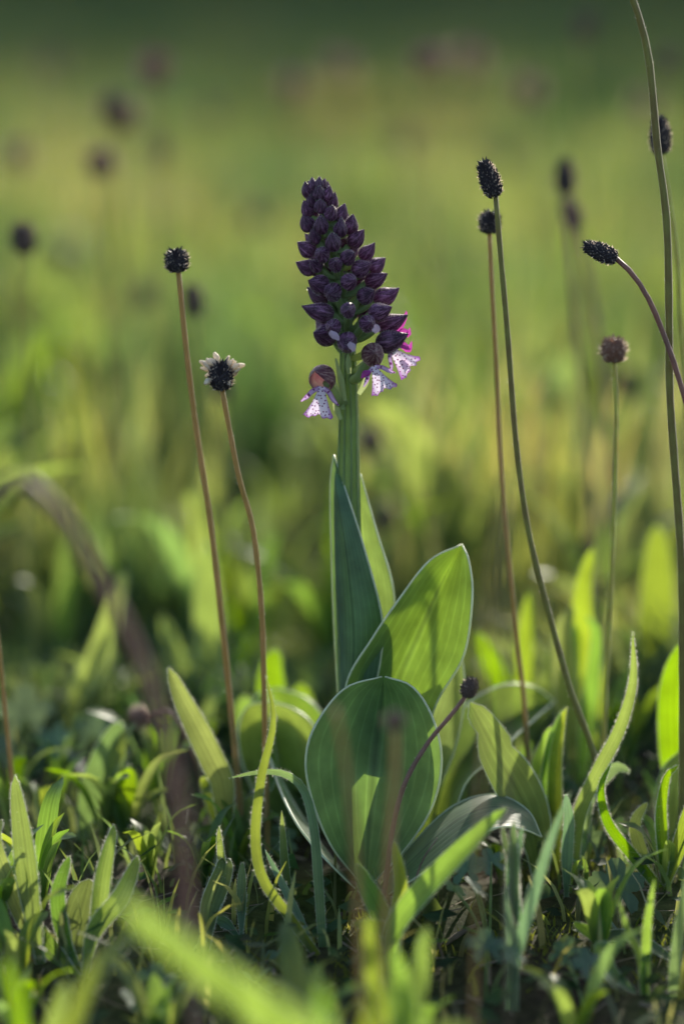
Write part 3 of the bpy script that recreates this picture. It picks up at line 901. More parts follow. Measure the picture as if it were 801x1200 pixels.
def lip_mesh():
    """hanging lip seen from the front: local -Z down, width along X, face towards -Y"""
    m = MB()
    nr, nc = 18, 15
    V, U, C = [], [], []
    for i in range(nr):
        t = i / (nr - 1)
        hw = .13 + .36 * (max(0, t - .12) / .88) ** 1.3
        for k in range(nc):
            u = -1 + 2 * k / (nc - 1)
            z = -t * (1 - .10 * (1 - abs(u)) ** 2 * t ** 4 * 1.6) + (.10 * abs(u) ** 3 * t ** 3)
            ruf = .05 * t ** 3 * math.sin(u * 11 + 1) + .10 * (1 - u * u) * math.sin(t * 2.6) * -1
            z += .035 * t ** 6 * math.sin(u * 13)
            V.append((u * hw, ruf - .16 * t * t, z)); U.append((u * hw * 1.0 + .5, t))
            C.append(max(abs(u) ** 1.5 * (.55 + .45 * t), (t ** 6) * .98))
    F = [(i * nc + k, i * nc + k + 1, (i + 1) * nc + k + 1, (i + 1) * nc + k) for i in range(nr - 1) for k in range(nc - 1)]
    m.add(V, F, U, 0, C)
    for sg in (-1, 1):                       # the two narrow arms
        P = cr([(sg * .06, -.02, -.03), (sg * .26, -.06, -.16), (sg * .42, -.10, -.36), (sg * .60, -.08, -.52)], 10)
        w = interp([.06, .075, .07, .02], 10)
        V, U, C = [], [], []
        for i in range(10):
            for u in (-1, -.4, .4, 1):
                V.append((P[i][0] + u * w[i] * .7, P[i][1] + .03 * (1 - u * u), P[i][2] + u * w[i] * .7 * sg)); U.append((P[i][0] + .5, .9 + u * .02)); C.append(.55 + .4 * abs(u))
        m.add(V, [(i * 4 + k, i * 4 + k + 1, i * 4 + k + 5, i * 4 + k + 4) for i in range(9) for k in range(3)], U, 0, C)
    o = m.build('lip', M_LIP); me = o.data; bpy.data.objects.remove(o)
    return me
LIP = lip_mesh()

def flower(hp, Y, hood_d, hoodL, lip_p, lipL, lip_rot, lip_roll, root_py, label, fat=1.0, hood=None):
    """open flower: hood, lip and ovary under one part"""
    f = bpy.data.objects.new('flower', None); f.empty_display_size = .005
    COL.objects.link(f); f.parent = orchid
    c, ax = axis_at(root_py)
    f.location = c - OB
    f['label'] = label
    h = child(None, hood or HOODM, 'hood', f)
    d = Vector(hood_d).normalized()
    hc = at(hp[0], hp[1], Y)
    L = hoodL * pxm(0)
    h.location = hc - d * L * .5 - c
    h.rotation_mode = 'QUATERNION'; h.rotation_quaternion = orient(d); h.scale = (L * fat, L * fat, L)
    l = child(None, LIP, 'lip', f)
    l.location = at(lip_p[0], lip_p[1], Y - .004) - c
    l.rotation_euler = (rad(lip_rot[0]), rad(lip_rot[1]), rad(lip_rot[2]))
    s = lipL * pxm(0); l.scale = (s, s, s)
    mo = MB()
    b = hc - d * L * .45
    mid = (c + b) / 2 + Vector((0, -.002, -.003))
    mo.tube(cr([tuple(c), tuple(mid), tuple(b + d * L * .1)], 10), interp([.0013, .0021, .0023, .0016], 10), 8)
    mo.build('ovary', M_PED, f, True, c)
    return f, c

f1, c1 = flower((376, 443), -.014, (-.45, -.75, .42), 34, (377, 453), 38, (-6, 4, -14), 0, 462, 'open flower on its own low on the left of the spike', 1.0, OPENHOOD)
f2, c2 = flower((437, 416), -.018, (.1, -.9, .05), 36, (437, 429), 34, (-10, -22, 12), 0, 445, 'open flower hanging in front at the foot of the spike', 1.0)
f3, c3 = flower((462, 397), -.004, (.9, -.2, .30), 38, (457, 408), 38, (-8, -42, 40), 0, 430, 'open flower on the right of the spike with magenta petals', .85)

def ribbon(parent, org, pts, widths, mat, name, face=(0, -1, .2)):
    P = cr(pts, 12)
    T, S, Nn = frames(P, np.array(face, float), np.zeros(12))
    w = interp(widths, 12)
    V, U = [], []
    for i in range(12):
        for u in (-1, -.5, 0, .5, 1):
            V.append(P[i] + S[i] * u * w[i] + Nn[i] * (-.35 * w[i] * u * u)); U.append(((u + 1) / 2, i / 11))
    m = MB(); m.add(V, [(i * 5 + k, i * 5 + k + 1, i * 5 + k + 6, i * 5 + k + 5) for i in range(11) for k in range(4)], U)
    return m.build(name, mat, parent, True, org)

P0 = pxm(0)
def pp(pts, Y): return [tuple(at(x, y, Y)) for x, y in pts]
ribbon(f3, c3, pp([(462, 388), (470, 380), (476, 366), (475, 364)], -.006), [2 * P0, 4 * P0, 3 * P0, .5 * P0], M_PETAL, 'petal')
ribbon(f3, c3, pp([(465, 392), (473, 388), (478, 392), (480, 384)], -.007), [2 * P0, 4 * P0, 3.5 * P0, .5 * P0], M_PETAL, 'petal')
ribbon(f3, c3, pp([(466, 398), (474, 406), (479, 410), (482, 400)], -.006), [2 * P0, 4.5 * P0, 3 * P0, .6 * P0], M_PETAL, 'petal')
ribbon(f3, c3, pp([(470, 420), (476, 428), (475, 434)], -.006), [2 * P0, 3.5 * P0, .8 * P0], M_PETAL, 'petal')
ribbon(f2, c2, pp([(434, 436), (428, 438), (423, 443)], -.024), [2 * P0, 4.5 * P0, .8 * P0], M_PETAL, 'petal')
# folded pale lips showing in three half-open buds
for pts, Y in [([(408, 402), (413, 407), (414, 412)], -.0285), ([(386, 389), (394, 395), (396, 399)], -.0275), ([(437, 389), (441, 385), (440, 380)], -.0275)]:
    ribbon(orchid, OB, pp(pts, Y), [2.5 * P0, 4.6 * P0, 1.5 * P0], M_PALE, 'folded_lip')
# bracts at the foot of the lower flowers
for pts, Y in [([(402, 480), (396, 462), (389, 440)], -.007), ([(404, 470), (399, 445), (393, 420)], -.008), ([(420, 462), (428, 448), (430, 432)], -.008),
               ([(399, 492), (394, 478), (392, 462)], -.006), ([(419, 448), (424, 432), (428, 420)], -.008), ([(409, 438), (408, 425), (408, 414)], -.010)]:
    ribbon(orchid, OB, pp(pts, Y), [2.5 * P0, 4.0 * P0, 1.0 * P0], M_PED, 'bract')

# ------------------------------------------------------------------ plantain seed heads
def head_mesh(name, core, N=150, scale_len=.10, spiky=.5, brist=60, brist_len=.13, taper=0.0, seed=1):
    """unit head: axis Z from 0 to 1, radius about .5 (scaled per head)"""
    r = np.random.default_rng(seed)
    m = MB()
    nt_, sd = 10, 12
    def R(t): return .43 * math.sqrt(max(0, 1 - (2 * t - 1) ** 2)) * (1 - taper * (t - .35)) + .02
    V = [(math.cos(2 * math.pi * k / sd) * R(i / (nt_ - 1)), math.sin(2 * math.pi * k / sd) * R(i / (nt_ - 1)), i / (nt_ - 1)) for i in range(nt_) for k in range(sd)]
    F = [(i * sd + k, i * sd + (k + 1) % sd, (i + 1) * sd + (k + 1) % sd, (i + 1) * sd + k) for i in range(nt_ - 1) for k in range(sd)]
    F += [tuple(range(sd))[::-1], tuple((nt_ - 1) * sd + k for k in range(sd))]
    m.add(V, F)
    for i in range(N):
        t = .04 + .94 * (i + .5) / N
        a = i * 2.39996
        o = np.array([math.cos(a), math.sin(a), 0.0])
        p = o * R(t) * .95 + np.array([0, 0, t])
        d = o * (1 - .2 * t) + np.array([0, 0, .35 + .9 * (t - .3)]); d /= np.linalg.norm(d)
        s = np.cross(d, (0, 0, 1)); s /= np.linalg.norm(s) + 1e-9
        u = np.cross(s, d)
        w = scale_len * .62 * r.uniform(.8, 1.2); l = scale_len * r.uniform(.8, 1.3 + spiky)
        m.add([p - s * w, p - u * w * .6, p + s * w, p + u * w * .8, p + d * l], [(0, 1, 4), (1, 2, 4), (2, 3, 4), (3, 0, 4)], None, 0)
    for i in range(brist):
        t = r.uniform(.05, .95); a = r.uniform(0, 6.28)
        o = np.array([math.cos(a), math.sin(a), 0.0])
        p = o * (R(t) + scale_len * .6) + np.array([0, 0, t])
        m.hairs([p], [o + np.array([0, 0, r.uniform(-.3, .9)]) + r.normal(0, .3, 3)], [brist_len * r.uniform(.5, 1.3)], .045, 1)
    ob = m.build(name, [core, M_BRIST], None, False)
    me = ob.data; bpy.data.objects.remove(ob)
    return me
H_ROUND = head_mesh('flower_head', M_HEAD, 120, .16, .6, 150, .17, 0, 1)
H_OVAL = head_mesh('flower_head', M_HEAD, 190, .13, .5, 190, .13, .25, 2)
H_FUZZ = head_mesh('flower_head', M_HEADPK, 110, .14, .8, 170, .2, -.1, 3)
H_BROWN = head_mesh('flower_head', M_HEADBR, 120, .12, .4, 60, .12, .1, 4)
H_PINK = head_mesh('flower_head', M_HEADPK, 120, .12, .4, 90, .16, .1, 5)

def stalk(label, pts, Y, r0, r1, mat, head, hw, hl, hd=None, group=None, hairs=120, cat='plantain', name='plantain_stalk'):
    """seed stalk. pts: picture points from the neck down; widths in px; hd: head direction (right, away, up)"""
    P = [tuple(at(p[0], p[1], p[2] if len(p) > 2 else Y)) for p in pts][::-1]
    g = float(gz(P[0][0], P[0][1]))
    if P[0][2] > g:
        dx = P[0][0] - P[1][0]; dz = max(1e-4, P[1][2] - P[0][2])
        x = P[0][0] + max(-.04, min(.04, dx / dz * (P[0][2] - g) * .6)); y = P[0][1]
        P = [(x, y, float(gz(x, y)) - .006)] + P
    n = 40
    C = cr(P, n)
    org = (C[0][0], C[0][1], float(gz(C[0][0], C[0][1])))
    t = thing(name, label, cat, org, group)
    m = MB()
    k = pxm(Y)
    # the stalk is slightly knobbly
    Rr = interp([r1, (r0 + r1) / 2, r0], n) * .5 * k * (1 + .06 * np.sin(np.arange(n) * 2.1 + hw))
    m.tube(C, Rr, 9, 0, rib=.08, nrib=4)
    if hairs:
        q = rng.uniform(0, n - 1.01, hairs); ii = q.astype(int); fr = (q - ii)[:, None]
        B = C[ii] * (1 - fr) + C[ii + 1] * fr
        D = rng.normal(0, 1, (hairs, 3)); D[:, 1] *= .6
        T = np.gradient(C, axis=0)[ii]; T /= np.linalg.norm(T, axis=1)[:, None]
        D -= T * np.sum(D * T, 1)[:, None]; D /= np.linalg.norm(D, axis=1)[:, None]
        m.hairs(B + D * Rr[ii][:, None] * .95, D + T * .5, rng.uniform(.0004, .0011, hairs), .00011, 1)
    m.build('stalk', [mat, M_HAIR], t, True, org)
    if head is not None:
        h = child(None, head, 'flower_head', t)
        d = Vector(hd) if hd else Vector(C[-1] - C[-3])
        d.normalize()
        h.location = Vector(C[-1]) - d * hl * k * .06 - Vector(org)
        h.rotation_mode = 'QUATERNION'; h.rotation_quaternion = d.to_track_quat('Z', 'Y')
        h.scale = (hw * k / 1.05, hw * k / 1.05, hl * k)
        return t, h, org, C[-1], d
    return t

stalk('tan stalk with round black spiky seed head, taller one left of the orchid', [(209, 318), (216, 390), (228, 490), (246, 610), (262, 750), (275, 880), (280, 930)], .015, 6, 8, M_TAN, H_ROUND, 28, 27, (-.12, 0, 1), hairs=160)
t2, h2, o2, n2, d2 = stalk('reddish stalk whose black head bears cream anthers, left of the orchid', [(260, 456), (268, 500), (280, 560), (297, 625), (307, 730), (310, 860), (312, 930)], 0.0, 6, 7, M_TAN, H_ROUND, 29, 34, (-.05, 0, 1), hairs=140)
# cream anthers on that head
am = MB()
hc = Vector(n2) + d2 * 17 * P0
for (dx, dz, dy, l) in [(-19, 8, -.2, 12), (-13, 11, .2, 9), (-6, 13, 0, 9), (-3, 15, .3, 9), (10, 9, -.3, 11), (14, 7, .2, 11), (17, 2, -.1, 9), (13, 4, .5, 9), (16, 10, 0, 10), (19, 6, .3, 8), (-12, -5, -.4, 9), (-14, -1, .3, 8), (9, -8, -.5, 7), (6, 11, .4, 8), (12, 12, -.2, 8), (15, -2, .3, 8), (-16, 10, .1, 10), (-9, 14, -.3, 10), (18, 9, -.3, 11), (14, 12, .4, 10), (20, 3, .2, 9), (-17, 4, .2, 9)]:
    d = Vector((dx, dy * 14, dz)).normalized()
    p0 = hc + d * 12 * P0
    p1 = p0 + (d + Vector((random.uniform(-.4, .4), random.uniform(-.4, .4), random.uniform(-.2, .4)))) * l * 1.3 * P0
    am.tube(cr([tuple(p0), tuple((p0 + p1) / 2 + Vector((0, 0, .0004))), tuple(p1)], 7), interp([.0003, .0008, .0014, .0011, .0005], 7) * random.uniform(.6, 1.05), 6)
am.build('anther_tuft', M_ANTHER, t2, True, o2)

stalk('green brown stalk with tall oval black head, right of the orchid', [(580, 229), (586, 300), (594, 390), (604, 520), (618, 620), (640, 710), (668, 810), (697, 892)], .005, 6, 8, M_DARKST, H_OVAL, 25, 44, (-.38, -.1, 1), hairs=160)
stalk('thin stalk with round spiky black head tucked beside the taller oval head', [(573, 273), (576, 340), (581, 430), (586, 540), (594, 640), (606, 760), (614, 830)], .035, 5, 6, M_TAN, H_ROUND, 26, 26, (.05, 0, 1), hairs=100)
stalk('purplish stalk bowed over, its oval black head pointing sideways to the left', [(721, 303), (741, 322), (760, 352), (778, 395), (795, 445), (815, 520), (835, 640), (842, 760)], -.01, 6, 8, M_PURPST, H_OVAL, 22, 42, (-1, 0, .42), hairs=140)
stalk('slender green stalk with fuzzy brown round head, right of the orchid', [(719, 424), (721, 480), (720, 560), (717, 640), (713, 730), (708, 830)], .03, 5, 6, M_GREENST, H_FUZZ, 30, 30, (-.05, 0, 1), hairs=90)
stalk('thick tall green stalk rising past the top beside the other plantains', [(690, -95), (715, -60), (741, 0), (757, 55), (764, 110), (769, 170), (780, 255), (783, 360), (784, 460), (790, 550), (797, 650), (799, 760)], -.005, 8, 10, M_DARKST, H_OVAL, 26, 46, (-.7, 0, .5), hairs=220)
stalk('stalk with dark oval head half hidden behind the tall green stalk', [(774, 179), (784, 240), (792, 300), (797, 380), (802, 480), (806, 620)], .06, 5, 6, M_GREENST, H_OVAL, 26, 42, (-.08, 0, 1), hairs=60)
stalk('short brown bent stalk with small black head in front of the orchid leaves', [(545, 816), (528, 838), (500, 872), (474, 918), (460, 970), (452, 1030), (447, 1068)], -.062, 5, 7, M_PURPST, H_BROWN, 22, 26, (.4, -.1, 1), hairs=60)
stalk('pale stalk with small dark head just in front of the spoon-shaped leaf', [(462, 855), (462, 900), (458, 960), (452, 1040)], -.24, 8, 8, M_TAN, H_BROWN, 24, 24, (0, 0, 1), hairs=0)
stalk('brown bare stalk arching before the left grass with a drooping head', [(8, 566), (22, 560), (45, 578), (80, 615), (120, 685), (152, 745), (182, 820), (205, 920), (215, 1010)], -.31, 17, 13, M_PURPST, H_BROWN, 30, 34, (-.5, 0, -1), hairs=0)
stalk('low stalk with drooping dark head between the left grass blades', [(176, 838), (190, 833), (205, 842), (222, 872), (236, 920)], .09, 4, 5, M_PURPST, H_FUZZ, 26, 26, (-1, 0, -.2), hairs=30)
stalk('thin tan stalk rising at the left edge of the meadow scene', [(-14, 650), (-8, 700), (0, 770), (6, 830), (13, 900), (18, 960)], .02, 5, 6, M_TAN, H_ROUND, 26, 26, (-.2, 0, 1), hairs=60)
stalk('bare brown stalk before the left half of the spoon-shaped leaf', [(392, 830), (400, 870), (408, 920), (414, 980), (418, 1050)], -.25, 7, 8, M_TAN, None, 20, 20, hairs=0)
stalk('wispy pale grass stem before the oval headed stalks, taller one', [(590, 470), (586, 540), (578, 620), (572, 700), (566, 820)], -.26, 3, 4, M_TAN, None, 20, 20, hairs=0, cat='grass', name='wild_grass')['kind'] = 'thing'
stalk('wispy pale grass stem before the oval headed stalks, shorter one', [(600, 560), (594, 610), (588, 680), (590, 780), (592, 860)], -.24, 3, 4, M_STRAW, None, 20, 20, hairs=0, cat='grass', name='wild_grass')['kind'] = 'thing'
# two that stand a little behind, right
stalk('out of focus stalk with upright dark oval head, taller of a pair', [(662, 226), (668, 300), (676, 400), (688, 520), (696, 640)], .30, 6, 8, M_PURPST, H_OVAL, 24, 40, (-.05, 0, 1), hairs=0)
stalk('out of focus stalk with leaning dark head, shorter of a pair', [(675, 268), (690, 330), (702, 420), (712, 540), (716, 660)], .34, 6, 8, M_PURPST, H_OVAL, 24, 38, (-.35, 0, 1), hairs=0)

# the blurred heads of the meadow behind
GB = 'blurred plantain heads in the meadow behind'
LB = {'d': 'dark plantain head on thin stalk, blurred in the meadow behind', 'p': 'pinkish brown plantain head on stalk, blurred in the meadow behind'}
for (px, py, Y, kind, hw, hl, lean) in [
        (28, 276, .42, 'd', 26, 32, .1), (183, 70, 1.1, 'p', 30, 36, -.1), (130, 118, .95, 'd', 28, 34, 0), (142, 128, .98, 'p', 30, 30, .2), (118, 184, .85, 'p', 28, 28, .1),
        (187, 168, 1.3, 'd', 28, 34, 0), (168, 340, 1.0, 'd', 24, 30, .1), (226, 348, .45, 'd', 20, 34, .15), (500, 62, 1.15, 'p', 36, 30, .3), (550, 55, 1.6, 'p', 34, 40, 0),
        (22, 172, 1.3, 'p', 28, 30, 0), (74, 290, 1.5, 'd', 30, 36, .1), (76, 405, 1.2, 'd', 28, 30, .2), (140, 436, 1.4, 'd', 30, 30, 0), (434, 512, .55, 'd', 24, 28, 0),
        (367, 772, .33, 'd', 20, 22, .1), (450, 604, .6, 'd', 22, 26, -.1), (400, 64, 1.8, 'p', 34, 36, 0), (690, 22, 1.1, 'd', 26, 36, -.5), (788, 64, 1.2, 'd', 30, 36, -.5),
        (735, 442, .9, 'd', 30, 40, -.2), (345, 88, 1.6, 'p', 30, 30, 0), (262, 455, .5, 'd', 18, 20, 0), (620, 92, 1.5, 'p', 30, 36, 0), (755, 110, 1.7, 'p', 28, 34, 0),
        (60, 60, 2.2, 'd', 36, 44, 0), (640, 450, 1.1, 'd', 22, 30, .2), (300, 240, 2.0, 'p', 30, 36, .1), (690, 640, .5, 'd', 20, 24, .2), (470, 150, 2.3, 'p', 34, 36, .1), (80, 520, .8, 'd', 20, 24, -.2), (590, 175, 1.9, 'd', 30, 34, .1), (250, 120, 2.1, 'd', 34, 36, 0)]:
    Y = Y * .72
    hw, hl = (hw * 1.35, hl * 1.3) if kind == 'd' else (hw * 1.7, hl * 1.6)
    k = pxm(Y) / P0
    top = at(px, py, Y)
    if top.z < .05: continue
    neck = (px + lean * hl * .5, py + hl * .5)
    hpx = (top.z) / pxm(Y)
    stalk(LB[kind], [neck, (px + 4 + 10 * lean, py + hpx * .45), (px + 9 + 14 * lean, py + hpx * .8)], Y, 5 / k * 1.2, 6 / k * 1.2, M_GREENST if kind == 'd' else M_TAN,
          {'d': H_BROWN, 'p': H_PINK}[kind], hw / k * 1.15, hl / k * 1.15, (-lean, 0, 1), GB + (' dark' if kind == 'd' else ' pinkish'), 0)

# ------------------------------------------------------------------ leaves in and around the plane of focus
R_ = dict
plant('plantain_plant', 'plantain with one upright glowing leaf and a drooping one, left of the orchid', 'plantain', [
    ([(262, 925), (252, 898), (232, 858), (210, 815), (197, 782)], .01, 30, R_(roll=(20, -25), fold=.35, hairs=200)),
    ([(278, 985), (262, 950), (246, 915), (240, 930)], .03, 36, R_(roll=(10, 20), fold=.2)),
    ([(285, 985), (300, 940), (322, 910), (318, 850)], .035, 22, R_(roll=(40, 60), fold=.4, hairs=160)),
    ([(268, 975), (285, 955), (300, 930)], .02, 22, R_(roll=(0, 30)))])
plant('grass_tuft', 'long bright green curved blade with thin tip beside an arched bluish blade', 'grass', [
    ([(372, 1120), (340, 1075), (308, 1030), (299, 980), (306, 910), (320, 845), (311, 790)], -.045, 12.5, R_(prof='grass', roll=(10, -20), fold=.4, hairs=120)),
    ([(378, 1110), (374, 1040), (368, 970), (356, 925), (332, 906), (300, 905), (268, 912)], -.045, 12, R_(prof='grass', mats=GM, roll=(10, 30), fold=.3, hairs=60)),
    ([(365, 1115), (350, 1075), (328, 1030), (310, 995)], -.05, 10, R_(prof='grass', mats=GM, roll=(0, 20), hairs=40)),
    ([(340, 1070), (334, 1010), (330, 950)], -.03, 12, R_(prof='grass', roll=(20, 30), hairs=40))])
plant('plantain_plant', 'hairy plantain leaves standing upright at the left edge', 'plantain', [
    ([(48, 1130), (38, 1060), (30, 990), (18, 908)], -.035, 30, R_(roll=(10, 40), fold=.3, hairs=220)),
    ([(45, 1125), (20, 1060), (-4, 990), (2, 960)], -.05, 22, R_(roll=(0, 30), hairs=120)),
    ([(52, 1130), (45, 1090), (40, 1050)], -.05, 20, R_(roll=(30, 30)))])
plant('plantain_plant', 'cluster of short hairy plantain leaves left on the soil', 'plantain', [
    ([(95, 1140), (78, 1100), (70, 1050), (82, 1003)], -.055, 22, R_(roll=(20, 35), fold=.35, hairs=220)),
    ([(100, 1135), (112, 1080), (120, 1020), (134, 966)], -.05, 22, R_(roll=(-25, -40), fold=.4, hairs=220)),
    ([(98, 1145), (110, 1090), (140, 1050), (162, 1003)], -.06, 24, R_(roll=(-15, -35), fold=.35, hairs=200)),
    ([(95, 1140), (90, 1090), (105, 1030)], -.06, 40, R_(roll=(0, 10), fold=.25, hairs=120)),
    ([(92, 1145), (60, 1110), (45, 1085)], -.065, 24, R_(roll=(10, 20), hairs=80))])
plant('plantain_plant', 'pair of narrow hairy leaves in the middle of the soil', 'plantain', [
    ([(243, 1115), (252, 1070), (263, 1030), (257, 968)], -.05, 18, R_(roll=(30, 55), fold=.4, hairs=220)),
    ([(240, 1112), (246, 1065), (262, 1020), (262, 1005)], -.055, 26, R_(roll=(0, -10), fold=.25, hairs=120)),
    ([(283, 1100), (283, 1060), (284, 1010)], -.055, 12, R_(roll=(0, 15), mats=GM, hairs=90)),
    ([(280, 1098), (262, 1080), (240, 1078)], -.055, 14, R_(roll=(0, 25), mats=GM, hairs=50))])
plant('plantain_plant', 'broad yellow green leaf with a chewed edge, right of the orchid', 'plantain', [
    ([(628, 985), (610, 935), (582, 885), (550, 823)], -.012, 56, R_(roll=(-5, -25), fold=.22, hairs=120, bites=((.86, -1, .05, .5), (.7, 1, .03, .25)))),
    ([(630, 985), (622, 940), (640, 870), (648, 850)], .02, 22, R_(roll=(20, 30)))])
plant('plantain_plant', 'upright twin leaves, one folded, beside the chewed leaf', 'plantain', [
    ([(655, 985), (654, 930), (656, 880), (664, 828)], .012, 26, R_(roll=(40, 60), fold=.5, hairs=120)),
    ([(648, 985), (642, 930), (645, 880), (658, 832)], .016, 24, R_(roll=(-10, -30), fold=.35, hairs=120)),
    ([(640, 985), (634, 920), (638, 870)], .03, 22, R_(roll=(0, 20), fold=.3)),
    ([(664, 1000), (666, 960), (662, 930)], -.03, 14, R_(roll=(0, 10), mats=GM))])
plant('plantain_plant', 'long hairy blade sweeping up to a blunt curled tip, right', 'plantain', [
    ([(676, 960), (700, 905), (726, 855), (742, 800), (741, 740)], -.012, 17, R_(roll=(-15, 35), fold=.6, hairs=420, prof='grass')),
    ([(682, 962), (690, 930), (720, 900), (738, 905)], .0, 20, R_(roll=(0, 10), mats=GM))])
plant('plantain_plant', 'hairy S-curved leaf and stiff arched leaf at the right edge', 'plantain', [
    ([(772, 1040), (742, 1002), (714, 965), (705, 925), (716, 893)], -.025, 15, R_(roll=(20, 45), fold=.5, hairs=300, prof='grass')),
    ([(776, 1036), (773, 990), (771, 945), (779, 908), (795, 896)], -.025, 20, R_(roll=(-20, -55), fold=.45, hairs=300)),
    ([(770, 1042), (752, 1000), (744, 965), (758, 940)], -.02, 16, R_(roll=(10, 30), hairs=100)),
    ([(780, 1042), (796, 990), (812, 930)], -.03, 18, R_(roll=(0, 30), hairs=60))])
plant('plantain_plant', 'long pale blade leaning right across the low arching orchid leaf', 'plantain', [
    ([(462, 1095), (492, 1050), (540, 1000), (594, 946)], -.12, 32, R_(roll=(25, 45), fold=.35, hairs=80)),
    ([(462, 1092), (470, 1040), (462, 985)], -.10, 18, R_(roll=(0, 20), hairs=60)),
    ([(456, 1095), (440, 1060), (425, 1030), (418, 1012)], -.10, 26, R_(roll=(10, -20), fold=.2, hairs=60)),
    ([(458, 1098), (440, 1085), (412, 1082)], -.11, 20, R_(roll=(10, 20), hairs=40))])
plant('grass_tuft', 'two bluish blades leaning right in front of the chewed leaf', 'grass', [
    ([(602, 1130), (622, 1060), (645, 985), (668, 928)], -.13, 15, R_(prof='grass', mats=GM, roll=(10, 30), hairs=60)),
    ([(600, 1130), (596, 1080), (590, 1040)], -.13, 14, R_(prof='grass', mats=GM, roll=(0, 20), hairs=60))])
# woolly little shoot with dew
sh = plant('woolly_shoot', 'small silvery woolly shoot with glistening tip in front of the orchid', 'shoot', [
    ([(602, 1120), (603, 1070), (600, 1020), (598, 985)], -.10, 20, R_(prof='grass', mats=[M_HERB, M_RIMLIGHT, M_HAIR], roll=(0, 30), fold=.6, hairs=260)),
    ([(601, 1020), (592, 990), (588, 968)], -.10, 12, R_(mats=[M_HERB, M_RIMLIGHT, M_HAIR], hairs=180)),
    ([(603, 1020), (608, 990), (612, 968)], -.10, 13, R_(mats=[M_HERB, M_RIMLIGHT, M_HAIR], hairs=180, roll=(0, 30))),
    ([(602, 1020), (601, 985), (602, 962)], -.105, 11, R_(mats=[M_HERB, M_RIMLIGHT, M_HAIR], hairs=180))])

# blurred leaves behind
plant('plantain_plant', 'blurred upright pale leaf glowing behind the two left stalks', 'plantain', [
    ([(244, 860), (246, 780), (243, 700), (240, 636)], .30, 34, R_(roll=(0, 5), hairs=0)),
    ([(236, 860), (215, 790), (190, 720)], .32, 22, R_(roll=(10, 20), hairs=0)),
    ([(250, 860), (275, 800), (290, 740)], .33, 26, R_(roll=(10, -20), hairs=0))])
plant('plantain_plant', 'blurred leaf slanting up behind the arching brown stalk', 'plantain', [
    ([(72, 880), (90, 820), (120, 765), (148, 670)], .20, 34, R_(roll=(10, 30), fold=.3, hairs=0)),
    ([(80, 880), (60, 830), (40, 775)], .22, 26, R_(roll=(10, 20), hairs=0))])
plant('plantain_plant', 'glowing blurred blade leaning right above the hairy left cluster', 'plantain', [
    ([(95, 985), (104, 945), (122, 895), (142, 845)], .07, 36, R_(roll=(0, 15), fold=.25, hairs=60)),
    ([(100, 985), (112, 950), (120, 925)], .08, 24, R_(roll=(0, 25), hairs=0)),
    ([(90, 985), (75, 950), (58, 925)], .08, 24, R_(roll=(0, 25), hairs=0))])
plant('plantain_plant', 'blurred oval leaf glowing yellow green behind the tall green stalk', 'plantain', [
    ([(764, 790), (768, 730), (770, 670), (769, 614)], .24, 44, R_(roll=(0, 5), fold=.15, hairs=0)),
    ([(760, 800), (740, 760), (722, 730)], .25, 26, R_(roll=(0, 25), hairs=0)),
    ([(768, 800), (790, 750), (800, 700)], .26, 26, R_(roll=(0, 25), hairs=0))])
plant('plantain_plant', 'group of blurred tall leaves, one with bent dry tip, behind slender stalk', 'plantain', [
    ([(672, 900), (664, 820), (660, 740), (672, 712)], .12, 30, R_(roll=(0, 15), fold=.3, hairs=0)),
    ([(682, 905), (690, 840), (698, 770), (698, 735), (684, 722)], .10, 20, R_(roll=(30, 30), fold=.4, hairs=40)),
    ([(690, 900), (694, 800), (684, 710), (695, 640)], .14, 32, R_(roll=(10, 40), fold=.4, hairs=40)),
    ([(668, 900), (668, 800), (674, 730)], .14, 22, R_(roll=(0, 10), hairs=0)),
    ([(696, 900), (720, 850), (740, 780)], .18, 30, R_(roll=(0, 30), hairs=0)),
    ([(700, 905), (718, 870), (728, 820)], .15, 30, R_(roll=(0, 15), hairs=0))])
plant('plantain_plant', 'broad upright leaf with yellow stripe at the right edge', 'plantain', [
    ([(795, 930), (790, 860), (790, 800), (802, 750)], .05, 40, R_(roll=(5, 20), fold=.3, hairs=60)),
    ([(790, 925), (802, 895), (815, 880)], .03, 44, R_(roll=(0, 20), fold=.3, hairs=60))])
plant('plantain_plant', 'blurred leaves behind the dark leaning orchid leaf', 'plantain', [
    ([(610, 870), (612, 800), (616, 740), (622, 690)], .16, 24, R_(roll=(0, 20), hairs=0)),
    ([(605, 870), (585, 800), (560, 740)], .17, 28, R_(roll=(0, 20), hairs=0)),
    ([(615, 870), (640, 800), (645, 760)], .18, 28, R_(roll=(0, -20), hairs=0)),
    ([(600, 880), (575, 840), (555, 815)], .15, 30, R_(roll=(0, 30), hairs=0))])

plant('plantain_plant', 'broad plantain added close behind the pale left orchid leaf to shade it', 'plantain', [  # extra plant put in to keep sun off the orchid leaf
    ([(330, 905), (322, 850), (318, 790), (325, 760)], .12, 40, R_(roll=(0, 10), hairs=0)),
    ([(340, 905), (350, 850), (352, 800)], .13, 44, R_(roll=(0, -10), hairs=0)),
    ([(320, 905), (300, 860), (285, 815)], .13, 44, R_(roll=(0, 20), hairs=0)),
    ([(330, 905), (335, 870), (338, 820)], .15, 46, R_(roll=(0, 0), hairs=0))])

